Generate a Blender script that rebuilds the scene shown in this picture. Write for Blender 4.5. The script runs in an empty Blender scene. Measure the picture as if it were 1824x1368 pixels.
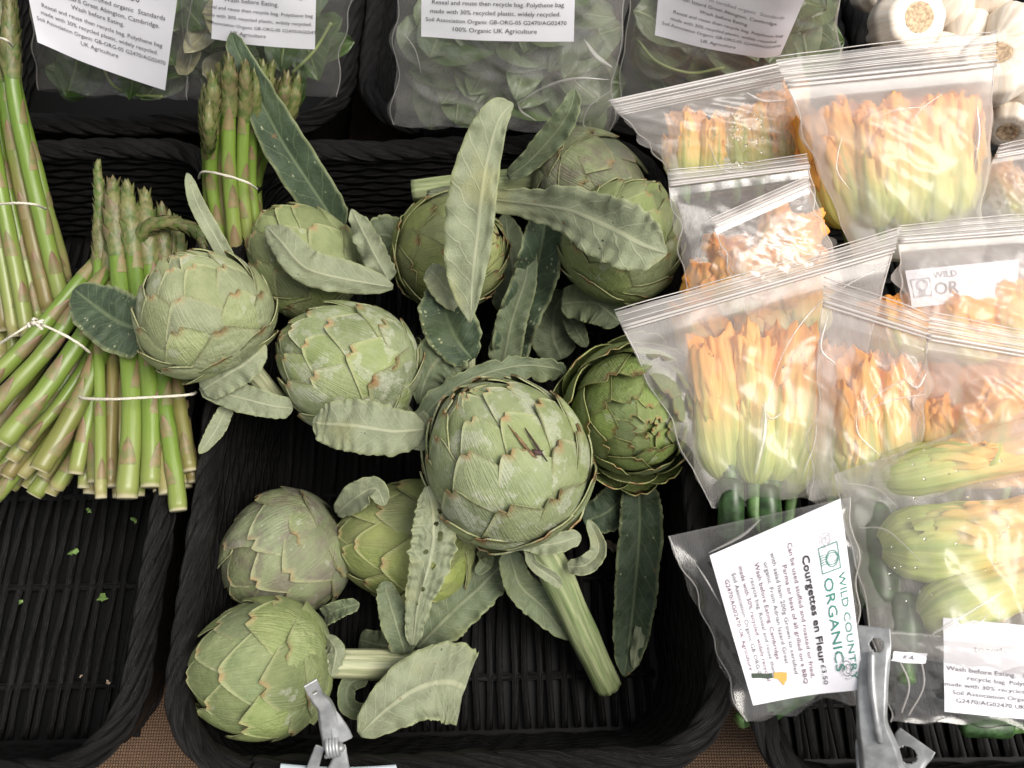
import bpy, bmesh, math, random, os
import numpy as np
from mathutils import Vector, Matrix, noise

# ------------------------------------------------------------------ camera, world, sun, exposure
scene = bpy.context.scene
COL = scene.collection
F, CX, CY = 1520.0, 912.0, 684.0            # focal length in photo pixels, principal point
PITCH = math.radians(64)                     # how steeply the camera looks down
CAM = np.array([0.0, 0.0, 0.66])
RIGHT = np.array([1.0, 0.0, 0.0])
UP = np.array([0.0, math.sin(PITCH), math.cos(PITCH)])
FWD = np.array([0.0, math.cos(PITCH), -math.sin(PITCH)])
cam_data = bpy.data.cameras.new('camera')
cam = bpy.data.objects.new('camera', cam_data)
COL.objects.link(cam)
cam.location = CAM
cam.rotation_euler = (math.pi / 2 - PITCH, 0, 0)
cam_data.sensor_width = 36
cam_data.lens = F / 1824 * 36
cam_data.clip_start = 0.01
cam_data.clip_end = 50
scene.camera = cam
cam_data.dof.use_dof = True
cam_data.dof.focus_distance = 0.575
cam_data.dof.aperture_fstop = 11

SUN_EL, SUN_AZ = math.radians(58), math.radians(112)    # from the right and a little in front of the stall
world = bpy.data.worlds.new('World')
scene.world = world
world.use_nodes = True
wn = world.node_tree
sky = wn.nodes.new('ShaderNodeTexSky')
sky.sky_type = 'NISHITA'
sky.sun_disc = False
sky.sun_elevation = SUN_EL
sky.sun_rotation = SUN_AZ
sky.air_density = 1.0
sky.dust_density = 4.0
hsv = wn.nodes.new('ShaderNodeHueSaturation')
hsv.inputs['Saturation'].default_value = 0.10           # overcast: a nearly white sky
wn.links.new(sky.outputs[0], hsv.inputs['Color'])
bg = wn.nodes['Background']
bg.inputs[1].default_value = 0.085
wn.links.new(hsv.outputs[0], bg.inputs[0])
sun_d = bpy.data.lights.new('sun', 'SUN')
sun_d.energy = 2.0
sun_d.angle = math.radians(35)
sun_d.color = (1.0, 0.93, 0.84)
sun = bpy.data.objects.new('sun', sun_d)
COL.objects.link(sun)
sd = Vector((math.cos(SUN_EL) * math.sin(SUN_AZ), math.cos(SUN_EL) * math.cos(SUN_AZ), math.sin(SUN_EL)))
sun.rotation_euler = sd.to_track_quat('Z', 'Y').to_euler()
scene.view_settings.view_transform = 'Standard'
scene.view_settings.look = 'None'
scene.view_settings.exposure = 0.86
scene.view_settings.gamma = 1
scene.render.engine = 'CYCLES'
scene.cycles.use_denoising = True
scene.cycles.max_bounces = 10
scene.cycles.transparent_max_bounces = 40
scene.cycles.diffuse_bounces = 4
scene.cycles.glossy_bounces = 3
scene.cycles.caustics_reflective = False
scene.cycles.caustics_refractive = False

random.seed(7)
RNG = np.random.default_rng(11)

# ------------------------------------------------------------------ helpers
def P(x, y, z):
    """World point that photo pixel (x, y) shows at height z."""
    d = FWD * F + RIGHT * (x - CX) - UP * (y - CY)
    return CAM + d * ((z - CAM[2]) / d[2])
def pxs(p, px):
    """Metres spanned by px photo pixels at point p."""
    return px / F * float(np.dot(np.asarray(p) - CAM, FWD))
def unit(v):
    v = np.asarray(v, float)
    return v / max(np.linalg.norm(v), 1e-9)
def nz(x, y, z=0.0):
    return noise.noise((float(x), float(y), float(z)))
def sstep(a, b, x):
    t = np.clip((np.asarray(x, float) - a) / (b - a), 0, 1)
    return t * t * (3 - 2 * t)

def raw_mesh(name, verts, faces, mats, uv=None, attrs=None, smooth=True, mi=None):
    me = bpy.data.meshes.new(name)
    me.from_pydata(np.asarray(verts, float).tolist(), [], [tuple(int(i) for i in f) for f in faces])
    for m in (mats if isinstance(mats, (list, tuple)) else [mats]):
        me.materials.append(m)
    if mi is not None:
        me.polygons.foreach_set('material_index', np.asarray(mi, np.int32))
    me.polygons.foreach_set('use_smooth', np.full(len(me.polygons), smooth))
    if uv is not None:
        li = np.zeros(len(me.loops), np.int32)
        me.loops.foreach_get('vertex_index', li)
        l = me.uv_layers.new(name='UVMap')
        l.data.foreach_set('uv', np.asarray(uv, np.float32)[li].ravel())
    for k, a in (attrs or {}).items():
        at = me.attributes.new(k, 'FLOAT', 'POINT')
        at.data.foreach_set('value', np.asarray(a, np.float32).ravel())
    me.update()
    return me
def add(name, me, parent=None):
    o = bpy.data.objects.new(name, me)
    COL.objects.link(o)
    if parent is not None:
        o.parent = parent
        if 'Minv' in ROOTS.get(parent.name, {}):
            o.matrix_parent_inverse = ROOTS[parent.name]['Minv']
    return o
ROOTS = {}
def tag(o, label, cat, group=None, kind=None):
    if label: o['label'] = label
    if cat: o['category'] = cat
    if group: o['group'] = group
    if kind: o['kind'] = kind
    return o
def thing(name, label, cat, loc=(0, 0, 0), rot=None, scale=None, group=None):
    """An Empty at the thing; parts are meshed in world space and parented under it."""
    o = bpy.data.objects.new(name, None)
    COL.objects.link(o)
    M = Matrix.LocRotScale(Vector(loc), rot, Vector(scale) if scale is not None else None)
    o.matrix_world = M
    o.empty_display_size = 0.02
    ROOTS[o.name] = {'Minv': M.inverted(), 'M': M}
    return tag(o, label, cat, group)
def part(name, parent, verts, faces, mats, **kw):
    return add(name, raw_mesh(name, verts, faces, mats, **kw), parent)
def solo(name, label, cat, verts, faces, mats, group=None, kind=None, **kw):
    """A thing that is one mesh, its origin at its middle."""
    v = np.asarray(verts, float)
    c = v.mean(0)
    o = add(name, raw_mesh(name, v - c, faces, mats, **kw))
    o.location = c
    return tag(o, label, cat, group, kind)

def grid_faces(nu, nv, off=0, close_v=False, flip=False):
    f = []
    nvv = nv if close_v else nv - 1
    for i in range(nu - 1):
        for j in range(nvv):
            a, b = i * nv + j, i * nv + (j + 1) % nv
            q = (a, b, b + nv, a + nv)
            f.append(tuple(k + off for k in (q[::-1] if flip else q)))
    return f
def catmull(pts, n):
    pts = np.asarray(pts, float)
    m = len(pts)
    if m == 2:
        t = np.linspace(0, 1, n)[:, None]
        return pts[0] * (1 - t) + pts[1] * t
    out = []
    for t in np.linspace(0, m - 1, n):
        i = min(int(t), m - 2)
        f = t - i
        p1, p2 = pts[i], pts[i + 1]
        p0 = pts[i - 1] if i > 0 else 2 * p1 - p2
        p3 = pts[i + 2] if i + 2 < m else 2 * p2 - p1
        out.append(0.5 * (2 * p1 + (p2 - p0) * f + (2 * p0 - 5 * p1 + 4 * p2 - p3) * f * f + (3 * p1 - p0 - 3 * p2 + p3) * f ** 3))
    return np.array(out)
def frames(c, closed=False, up0=None):
    c = np.asarray(c, float)
    n = len(c)
    if closed:
        T = np.roll(c, -1, 0) - np.roll(c, 1, 0)
    else:
        T = np.gradient(c, axis=0)
    T /= np.maximum(np.linalg.norm(T, axis=1, keepdims=True), 1e-9)
    a = np.array([0, 0, 1.0]) if up0 is None else np.asarray(up0, float)
    if abs(np.dot(a, T[0])) > 0.95:
        a = np.array([0, 1.0, 0.1])
    N = np.zeros_like(c)
    cur = unit(a - T[0] * np.dot(a, T[0]))
    for i in range(n):
        cur = unit(cur - T[i] * np.dot(cur, T[i]))
        N[i] = cur
    B = np.cross(T, N)
    return T, N, B
def tube(c, r, n=12, prof=None, closed=False, cap=True, up0=None):
    """Verts, faces, uv of a tube along c; r scalar or per point; prof(phi, s) scales the radius."""
    c = np.asarray(c, float)
    m = len(c)
    r = np.full(m, r) if np.isscalar(r) else np.asarray(r, float)
    T, N, B = frames(c, closed, up0)
    s = np.concatenate([[0], np.cumsum(np.linalg.norm(np.diff(c, axis=0), axis=1))])
    ph = np.linspace(0, 2 * math.pi, n, endpoint=False)
    rr = r[:, None] * (prof(ph[None, :], s[:, None]) if prof else np.ones((1, n)))
    v = c[:, None, :] + rr[..., None] * (np.cos(ph)[None, :, None] * N[:, None, :] + np.sin(ph)[None, :, None] * B[:, None, :])
    uv = np.stack([np.repeat(s, n), np.tile(ph / (2 * math.pi), m)], 1)
    v = v.reshape(-1, 3)
    f = grid_faces(m, n, close_v=True)
    if closed:
        f += [((m - 1) * n + j, (m - 1) * n + (j + 1) % n, (j + 1) % n, j) for j in range(n)]
    elif cap:
        v = np.vstack([v, c[0], c[-1]])
        uv = np.vstack([uv, uv[0], uv[-1]])
        k = m * n
        f += [(k, (j + 1) % n, j) for j in range(n)]
        f += [(k + 1, (m - 1) * n + j, (m - 1) * n + (j + 1) % n) for j in range(n)]
    return v, f, uv
class Bag_of_faces:
    """Collects verts / faces into one mesh."""
    def __init__(s): s.v, s.f, s.uv, s.a, s.n = [], [], [], [], 0
    def put(s, v, f, uv=None, a=None):
        v = np.asarray(v, float)
        s.v.append(v); s.f += [tuple(int(i) + s.n for i in q) for q in f]
        s.uv.append(np.zeros((len(v), 2)) if uv is None else np.asarray(uv))
        s.a.append(np.zeros(len(v)) if a is None else np.asarray(a))
        s.n += len(v)
    def all(s): return np.vstack(s.v), s.f, np.vstack(s.uv), np.concatenate(s.a)

# ------------------------------------------------------------------ materials
class NT:
    def __init__(s, name):
        s.m = bpy.data.materials.new(name)
        s.m.use_nodes = True
        s.t = s.m.node_tree
        s.b = s.t.nodes['Principled BSDF']
        s.out = s.t.nodes['Material Output']
    def n(s, kind, **kw):
        nd = s.t.nodes.new('ShaderNode' + kind)
        for k, v in kw.items():
            if k.startswith('i_'):
                key = k[2:]
                key = int(key) if key.isdigit() else key.replace('_', ' ')
                if hasattr(v, 'is_output'): s.t.links.new(v, nd.inputs[key])
                else: nd.inputs[key].default_value = v
            else: setattr(nd, k, v)
        return nd
    def link(s, a, b): s.t.links.new(a, b)
    def set(s, **kw):
        for k, v in kw.items():
            key = k.replace('_', ' ')
            if hasattr(v, 'is_output'): s.link(v, s.b.inputs[key])
            else: s.b.inputs[key].default_value = v
    def math(s, op, a, b=0.0, c=None, clamp=False):
        nd = s.t.nodes.new('ShaderNodeMath'); nd.operation = op; nd.use_clamp = clamp
        for i, v in enumerate((a, b) if c is None else (a, b, c)):
            if hasattr(v, 'is_output'): s.link(v, nd.inputs[i])
            else: nd.inputs[i].default_value = v
        return nd.outputs[0]
    def mix(s, fac, a, b, blend='MIX'):
        nd = s.t.nodes.new('ShaderNodeMix'); nd.data_type = 'RGBA'; nd.blend_type = blend
        for i, v in ((0, fac), (6, a), (7, b)):
            if hasattr(v, 'is_output'): s.link(v, nd.inputs[i])
            else: nd.inputs[i].default_value = v if i == 0 else (*v, 1.0) if len(v) == 3 else v
        return nd.outputs[2]
    def ramp(s, fac, stops):
        nd = s.t.nodes.new('ShaderNodeValToRGB')
        e = nd.color_ramp.elements
        while len(e) < len(stops): e.new(0.5)
        for el, (p, c) in zip(e, stops):
            el.position = p
            el.color = (*c, 1) if len(c) == 3 else c
        s.link(fac, nd.inputs[0])
        return nd.outputs[0]
    def band(s, x, lo, hi):
        nd = s.t.nodes.new('ShaderNodeMapRange'); nd.interpolation_type = 'SMOOTHSTEP'
        s.link(x, nd.inputs[0]); nd.inputs[1].default_value = lo; nd.inputs[2].default_value = hi
        nd.inputs[3].default_value = 0; nd.inputs[4].default_value = 1
        return nd.outputs[0]
    def noise(s, scale, detail=3, vec=None, rough=0.55, dist=0.0):
        nd = s.n('TexNoise', i_Scale=scale, i_Detail=detail, i_Roughness=rough, i_Distortion=dist)
        if vec is not None: s.link(vec, nd.inputs['Vector'])
        return nd.outputs[0]
    def bump(s, h, strength=0.3, dist=0.001, normal=None):
        nd = s.n('Bump', i_Strength=strength, i_Distance=dist, i_Height=h)
        if normal is not None: s.link(normal, nd.inputs['Normal'])
        return nd.outputs[0]
    def attr(s, name): return s.n('Attribute', attribute_name=name).outputs['Fac']
    def mapv(s, vec, scale=(1, 1, 1), loc=None):
        nd = s.n('Mapping', i_Scale=scale)
        if loc is not None: s.link(loc, nd.inputs['Location'])
        s.link(vec, nd.inputs['Vector'])
        return nd.outputs[0]

def wicker_mat(name, base=(0.0035, 0.003, 0.003), pale_fibre=(0.026, 0.023, 0.021)):
    t = NT(name)
    uv = t.n('TexCoord').outputs['UV']
    fib = t.noise(1.0, 4, t.mapv(uv, (3.5, 13, 1)))
    big = t.noise(1.0, 2, t.mapv(uv, (5, 3, 1)))
    obj = t.noise(35, 2, t.n('NewGeometry').outputs['Position'])
    f = t.math('MULTIPLY', t.band(fib, 0.42, 0.72), t.band(obj, 0.3, 0.75))  # paler fibres scattered by noise
    t.set(Base_Color=t.mix(f, base, pale_fibre), Roughness=0.5, Normal=t.bump(t.math('ADD', t.math('MULTIPLY', fib, 1.6), big), 0.9, 0.0014))
    t.b.inputs['Specular IOR Level'].default_value = 0.22
    return t.m
M_WICK = wicker_mat('black_wicker')
M_WICK_SHADE = wicker_mat('black_wicker_shaded', (0.0018, 0.0018, 0.0018), (0.009, 0.008, 0.008))  # darker copy of the wicker: the basket's inner shade put into its colour
M_GAP_DARK = wicker_mat('black_gap_backing', (0.002, 0.002, 0.002), (0.004, 0.004, 0.004))

def burlap_mat():
    t = NT('burlap')
    pos = t.n('NewGeometry').outputs['Position']
    w1 = t.n('TexWave', wave_type='BANDS', bands_direction='X', i_Scale=160.0, i_Distortion=1.5, i_Detail=2.0)
    w2 = t.n('TexWave', wave_type='BANDS', bands_direction='Y', i_Scale=160.0, i_Distortion=1.5, i_Detail=2.0)
    t.link(pos, w1.inputs[0]); t.link(pos, w2.inputs[0])
    h = t.math('MULTIPLY', w1.outputs[1], w2.outputs[1])
    n = t.noise(300, 3, pos)
    t.set(Base_Color=t.mix(t.math('MULTIPLY', h, n), (0.09, 0.05, 0.028), (0.46, 0.28, 0.16)), Roughness=0.95, Normal=t.bump(h, 0.9, 0.002))
    return t.m
M_BURLAP = burlap_mat()

def bract_mat(name, c1, c2, frost=0.3, purple=0.0, brown=0.5, edge=(0.40, 0.40, 0.21)):
    t = NT(name)
    tc = t.n('TexCoord')
    rnd = t.n('ObjectInfo').outputs['Random']
    rv = t.n('CombineXYZ', i_X=t.math('MULTIPLY', rnd, 37.0), i_Y=t.math('MULTIPLY', rnd, 91.0)).outputs[0]
    uvr = t.n('VectorMath', operation='ADD', i_0=tc.outputs['UV'], i_1=rv).outputs[0]
    objr = t.n('VectorMath', operation='ADD', i_0=tc.outputs['Object'], i_1=rv).outputs[0]
    stri = t.noise(1.0, 4, t.mapv(uvr, (3.0, 46, 1)))
    blot = t.noise(3.0, 3, objr)
    c = t.mix(t.math('MULTIPLY', t.band(blot, 0.3, 0.7), 1.0), c1, c2)
    hv = t.n('HueSaturation', i_Value=t.math('ADD', 0.80, t.math('MULTIPLY', t.math('FRACT', t.math('MULTIPLY', rnd, 7.31)), 0.42)), i_Saturation=t.math('ADD', 0.85, t.math('MULTIPLY', t.math('FRACT', t.math('MULTIPLY', rnd, 3.7)), 0.3)), i_Color=c)
    c = hv.outputs[0]
    c = t.mix(t.math('MULTIPLY', t.band(stri, 0.35, 0.8), 0.16), c, tuple(min(1, x * 1.7) for x in c2))
    c = t.mix(t.math('MULTIPLY', rnd, 0.25), c, (0.27, 0.29, 0.12))
    uu = t.n('SeparateXYZ', i_0=tc.outputs['UV']).outputs[0]
    # waxy bloom in scuffed patches
    cell = t.n('TexVoronoi', feature='DISTANCE_TO_EDGE', i_Scale=9.0); t.link(t.n('VectorMath', operation='ADD', i_0=objr, i_1=t.n('TexNoise', i_Scale=9.0).outputs[1]).outputs[0], cell.inputs['Vector'])
    spot = t.math('MULTIPLY', t.band(cell.outputs[0], 0.03, 0.09), t.band(t.noise(3.1, 5, objr, 0.6), 0.70 - 0.22 * frost, 0.74 - 0.20 * frost))
    soft = t.band(t.noise(4.2, 6, objr, 0.75), 0.62 - 0.2 * frost, 0.86 - 0.12 * frost)
    c = t.mix(t.math('MULTIPLY', soft, 0.5 * min(1, frost * 2)), c, (0.33, 0.36, 0.26))
    c = t.mix(t.math('MULTIPLY', spot, 0.6), c, (0.42, 0.43, 0.35))
    if purple:
        c = t.mix(t.math('MULTIPLY', t.band(t.noise(3.5, 3, objr), 0.4, 0.68), purple), c, (0.15, 0.105, 0.105))
    e = t.attr('edge')
    c = t.mix(t.math('MULTIPLY', e, 0.5), c, edge)
    # browned, corky tip and scattered scuffs
    tip = t.attr('tip')
    brn = t.noise(8, 4, objr)
    c = t.mix(t.math('MULTIPLY', t.math('MULTIPLY', t.band(tip, 0.4, 0.9), t.band(brn, 0.25, 0.6)), 0.9 * min(1, brown * 1.5)), c, (0.30, 0.17, 0.075))
    c = t.mix(t.math('MULTIPLY', t.band(tip, 0.86, 1.0), brown), c, (0.10, 0.05, 0.03))
    scr = t.math('MULTIPLY', t.band(t.noise(1.0, 5, t.mapv(uvr, (2.5, 14, 1))), 0.70, 0.78), 0.55 * brown + 0.1)
    c = t.mix(scr, c, (0.16, 0.10, 0.05))
    dots = t.n('TexVoronoi', feature='F1', i_Scale=24.0); t.link(objr, dots.inputs['Vector'])
    c = t.mix(t.math('MULTIPLY', t.math('LESS_THAN', dots.outputs[0], 0.11), t.math('MULTIPLY', t.band(blot, 0.5, 0.62), 0.7)), c, (0.10, 0.07, 0.04))
    t.set(Base_Color=c, Roughness=t.math('ADD', 0.44, t.math('MULTIPLY', blot, 0.22)), Normal=t.bump(t.math('ADD', stri, t.math('MULTIPLY', t.noise(5, 4, objr), 1.5)), 0.35, 0.012))
    t.b.inputs['Specular IOR Level'].default_value = 0.35
    t.b.inputs['Subsurface Weight'].default_value = 0.08
    t.b.inputs['Subsurface Radius'].default_value = (0.004, 0.005, 0.002)
    return t.m

def leaf_mat(name, base, vein, dark=1.0, vs=11.0, back=None):
    t = NT(name)
    tc = t.n('TexCoord')
    s = t.n('SeparateXYZ', i_0=tc.outputs['UV'])
    pos = t.n('NewGeometry').outputs['Position']
    u, v = s.outputs[0], s.outputs[1]
    wob = t.math('MULTIPLY', t.math('SUBTRACT', t.noise(60, 2, pos), 0.5), 0.9)
    a = t.math('ABSOLUTE', t.math('SUBTRACT', t.math('MULTIPLY', v, 2.0), 1.0))
    cc = t.math('ADD', t.math('SUBTRACT', t.math('MULTIPLY', u, vs), t.math('MULTIPLY', a, 1.6)), wob)
    d = t.math('ABSOLUTE', t.math('SUBTRACT', t.math('FRACT', cc), 0.5))
    side = t.math('SUBTRACT', 1.0, t.band(d, 0.02, 0.075))
    rib = t.math('SUBTRACT', 1.0, t.band(a, 0.03, 0.11))
    ret = t.n('TexVoronoi', feature='DISTANCE_TO_EDGE', i_Scale=210.0); t.link(pos, ret.inputs['Vector'])
    net = t.math('SUBTRACT', 1.0, t.band(ret.outputs[0], 0.0, 0.10))
    lines = t.math('MAXIMUM', t.math('MAXIMUM', t.math('MULTIPLY', side, 0.6), rib), t.math('MULTIPLY', net, 0.22))
    n1 = t.noise(45, 4, pos)
    n2 = t.noise(500, 2, pos)
    c = t.mix(t.band(n1, 0.25, 0.75), tuple(x * 0.8 for x in base), tuple(min(1, x * 1.18) for x in base))
    c = t.mix(t.math('MULTIPLY', lines, 0.9), c, vein)
    c = t.mix(t.math('MULTIPLY', t.band(n2, 0.5, 0.8), 0.18), c, tuple(min(1, x * 1.5) for x in base))
    e = t.attr('edge')
    c = t.mix(t.math('MULTIPLY', e, 0.6), c, (0.28, 0.31, 0.15))
    c = t.mix(t.math('MULTIPLY', t.band(t.noise(18, 4, pos), 0.52, 0.72), 0.45), c, tuple(x * y for x, y in zip(base, (1.5, 1.3, 0.8))))
    spot = t.math('MULTIPLY', t.band(t.noise(95, 2, pos), 0.72, 0.78), 0.7)
    c = t.mix(spot, c, (0.16, 0.09, 0.04))
    hgt = t.math('ADD', t.math('MULTIPLY', lines, 0.8 * dark), t.math('MULTIPLY', n1, 0.6))
    t.set(Base_Color=c, Roughness=0.62, Normal=t.bump(hgt, 0.42, 0.0014))
    t.b.inputs['Specular IOR Level'].default_value = 0.3
    t.b.inputs['Sheen Weight'].default_value = 0.08
    return t.m
M_LEAF_PALE = leaf_mat('leaf_underside', (0.185, 0.208, 0.128), (0.29, 0.305, 0.20))
M_LEAF_SAGE = leaf_mat('leaf_sage', (0.105, 0.132, 0.074), (0.19, 0.215, 0.13))
M_LEAF_DARK = leaf_mat('leaf_upper', (0.034, 0.055, 0.029), (0.095, 0.125, 0.065), -1.0)
M_LEAF_EDGE = NT('leaf_edge'); M_LEAF_EDGE.set(Base_Color=(0.24, 0.27, 0.13, 1), Roughness=0.6); M_LEAF_EDGE = M_LEAF_EDGE.m

def stem_mat(name, c1, c2, vs=18):
    t = NT(name)
    uv = t.n('TexCoord').outputs['UV']
    st = t.noise(1.0, 4, t.mapv(uv, (22, vs, 1)))
    n = t.noise(60, 3, t.n('NewGeometry').outputs['Position'])
    c = t.mix(t.band(st, 0.3, 0.7), c1, c2)
    c = t.mix(t.math('MULTIPLY', t.band(n, 0.68, 0.8), 0.6), c, (0.16, 0.12, 0.05))
    t.set(Base_Color=c, Roughness=0.5, Normal=t.bump(st, 0.6, 0.0015))
    t.b.inputs['Specular IOR Level'].default_value = 0.35
    return t.m
M_STEM = stem_mat('artichoke_stem', (0.14, 0.19, 0.075), (0.32, 0.35, 0.19))
M_STEM_PALE = stem_mat('artichoke_stem_pale', (0.22, 0.25, 0.13), (0.42, 0.42, 0.27))

def spear_mat():
    t = NT('asparagus_skin')
    tc = t.n('TexCoord')
    pos = t.n('NewGeometry').outputs['Position']
    rnd = t.n('ObjectInfo').outputs['Random']
    tt = t.attr('t')
    st = t.noise(1.0, 4, t.mapv(tc.outputs['UV'], (40, 16, 1)))
    n = t.noise(25, 3, pos)
    w = t.math('ADD', tt, t.math('MULTIPLY', t.math('SUBTRACT', n, 0.5), 0.35))
    w = t.math('ADD', w, t.math('MULTIPLY', t.math('SUBTRACT', rnd, 0.42), 0.35))
    g = t.ramp(w, [(0.0, (0.29, 0.26, 0.11)), (0.05, (0.205, 0.235, 0.065)), (0.26, (0.15, 0.225, 0.036)), (0.62, (0.095, 0.168, 0.018)), (1.0, (0.06, 0.105, 0.018))])
    pur = t.math('MULTIPLY', t.band(rnd, 0.66, 0.92), t.math('SUBTRACT', 1.0, t.band(tt, 0.25, 0.6)))
    c = t.mix(t.math('MULTIPLY', pur, 0.65), g, (0.20, 0.105, 0.062))
    c = t.mix(t.math('MULTIPLY', t.band(st, 0.4, 0.8), 0.3), c, (0.25, 0.31, 0.085))
    c = t.mix(t.math('MULTIPLY', t.math('SUBTRACT', 1.0, t.band(tt, 0.0, 0.012)), 0.8), c, (0.52, 0.47, 0.32))
    t.set(Base_Color=c, Roughness=0.36, Normal=t.bump(st, 0.25, 0.0008))
    t.b.inputs['Subsurface Weight'].default_value = 0.06
    t.b.inputs['Subsurface Radius'].default_value = (0.004, 0.004, 0.001)
    return t.m
M_SPEAR = spear_mat()
def scale_mat(name, c1, c2, c3):
    t = NT(name)
    rnd = t.n('ObjectInfo').outputs['Random']
    a = t.attr('t')
    pos = t.n('NewGeometry').outputs['Position']
    n = t.noise(180, 3, pos)
    c = t.mix(t.band(n, 0.35, 0.65), c1, c2)
    c = t.mix(t.math('MULTIPLY', a, t.math('ADD', 0.35, t.math('MULTIPLY', rnd, 0.6)), clamp=True), c, c3)
    t.set(Base_Color=c, Roughness=0.5, Normal=t.bump(n, 0.3, 0.0008))
    return t.m
M_SCALE = scale_mat('asparagus_scale', (0.14, 0.165, 0.05), (0.22, 0.17, 0.075), (0.16, 0.075, 0.055))
M_BUD = scale_mat('asparagus_bud', (0.06, 0.11, 0.018), (0.16, 0.165, 0.055), (0.13, 0.06, 0.055))
def plain(name, c, rough=0.6, metal=0.0, nscale=0, namp=0.2, bump=0.0):
    t = NT(name)
    t.set(Base_Color=(*c, 1), Roughness=rough, Metallic=metal)
    if nscale:
        n = t.noise(nscale, 4, t.n('NewGeometry').outputs['Position'])
        t.set(Base_Color=t.mix(t.band(n, 0.3, 0.7), tuple(x * (1 - namp) for x in c), tuple(min(1, x * (1 + namp)) for x in c)))
        if bump: t.set(Normal=t.bump(n, bump, 0.001))
    return t.m
M_STRING = plain('twine', (0.62, 0.58, 0.48), 0.9, 0, 900, 0.25, 0.6)

def film_mat(name, haze=0.14, gloss=1.0, rough=0.14, crinkle=1.0):  # haze: milky plastic, with overexposed brightness painted in on the right-hand bags
    t = NT(name)
    t.t.nodes.remove(t.b)
    pos = t.n('NewGeometry').outputs['Position']
    big = t.noise(16, 2, pos, 0.45, 0.6)
    nrm = t.bump(big, 0.30 * crinkle, 0.010)
    fc = t.n('LayerWeight', i_Blend=0.5, i_Normal=nrm).outputs['Facing']
    fr = t.math('ADD', 0.05, t.math('MULTIPLY', t.math('POWER', fc, 4.0), 0.8))
    gl = t.n('BsdfGlossy', i_Roughness=rough, i_Color=(1, 1, 1, 1), i_Normal=nrm)
    tr = t.n('BsdfTransparent', i_Color=(0.97, 0.97, 0.97, 1))
    di = t.n('BsdfDiffuse', i_Color=(0.86, 0.82, 0.80, 1))
    tl = t.n('BsdfTranslucent', i_Color=(0.86, 0.82, 0.80, 1))
    mk = t.n('MixShader', i_0=0.45); t.link(di.outputs[0], mk.inputs[1]); t.link(tl.outputs[0], mk.inputs[2])
    hz = t.math('MULTIPLY', t.math('ADD', 0.65, t.math('MULTIPLY', t.noise(26, 4, pos, 0.6), 0.7)), haze)
    m1 = t.n('MixShader', i_0=hz); t.link(tr.outputs[0], m1.inputs[1]); t.link(mk.outputs[0], m1.inputs[2])
    m2 = t.n('MixShader', i_0=t.math('MULTIPLY', fr, gloss, clamp=True)); t.link(m1.outputs[0], m2.inputs[1]); t.link(gl.outputs[0], m2.inputs[2])
    t.link(m2.outputs[0], t.out.inputs[0])
    return t.m
M_FILM = film_mat('clear_film', 0.25, 0.55, 0.24)
M_FILM_KALE = film_mat('kale_film', 0.16, 0.9, 0.16)
M_FILM_CLEAR = film_mat('salad_film', 0.075, 1.1, 0.15)
M_FILM_GLARE = film_mat('milky_glare_film', 0.35, 0.5, 0.28)  # milky, with washed-out brightness put into its white haze
M_ZIP = film_mat('zip_film', 0.36, 0.9, 0.22, 0.3)
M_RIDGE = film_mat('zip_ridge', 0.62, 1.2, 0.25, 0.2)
M_PAPER = plain('label_paper', (0.80, 0.79, 0.84), 0.7, 0, 40, 0.02)
M_INK = plain('ink_grey', (0.10, 0.09, 0.10), 0.7)
M_INK_RED = plain('ink_maroon', (0.13, 0.05, 0.07), 0.7)
M_INK_BLACK = plain('ink_black', (0.025, 0.02, 0.025), 0.7)
M_INK_GREEN = plain('ink_green', (0.03, 0.20, 0.15), 0.7)
M_INK_FAINT = plain('ink_faint', (0.30, 0.29, 0.31), 0.7)
M_PRINT_ORANGE = plain('print_orange', (0.70, 0.40, 0.10), 0.7)
M_PRINT_GREEN = plain('print_dark_green', (0.05, 0.07, 0.05), 0.7)

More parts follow.
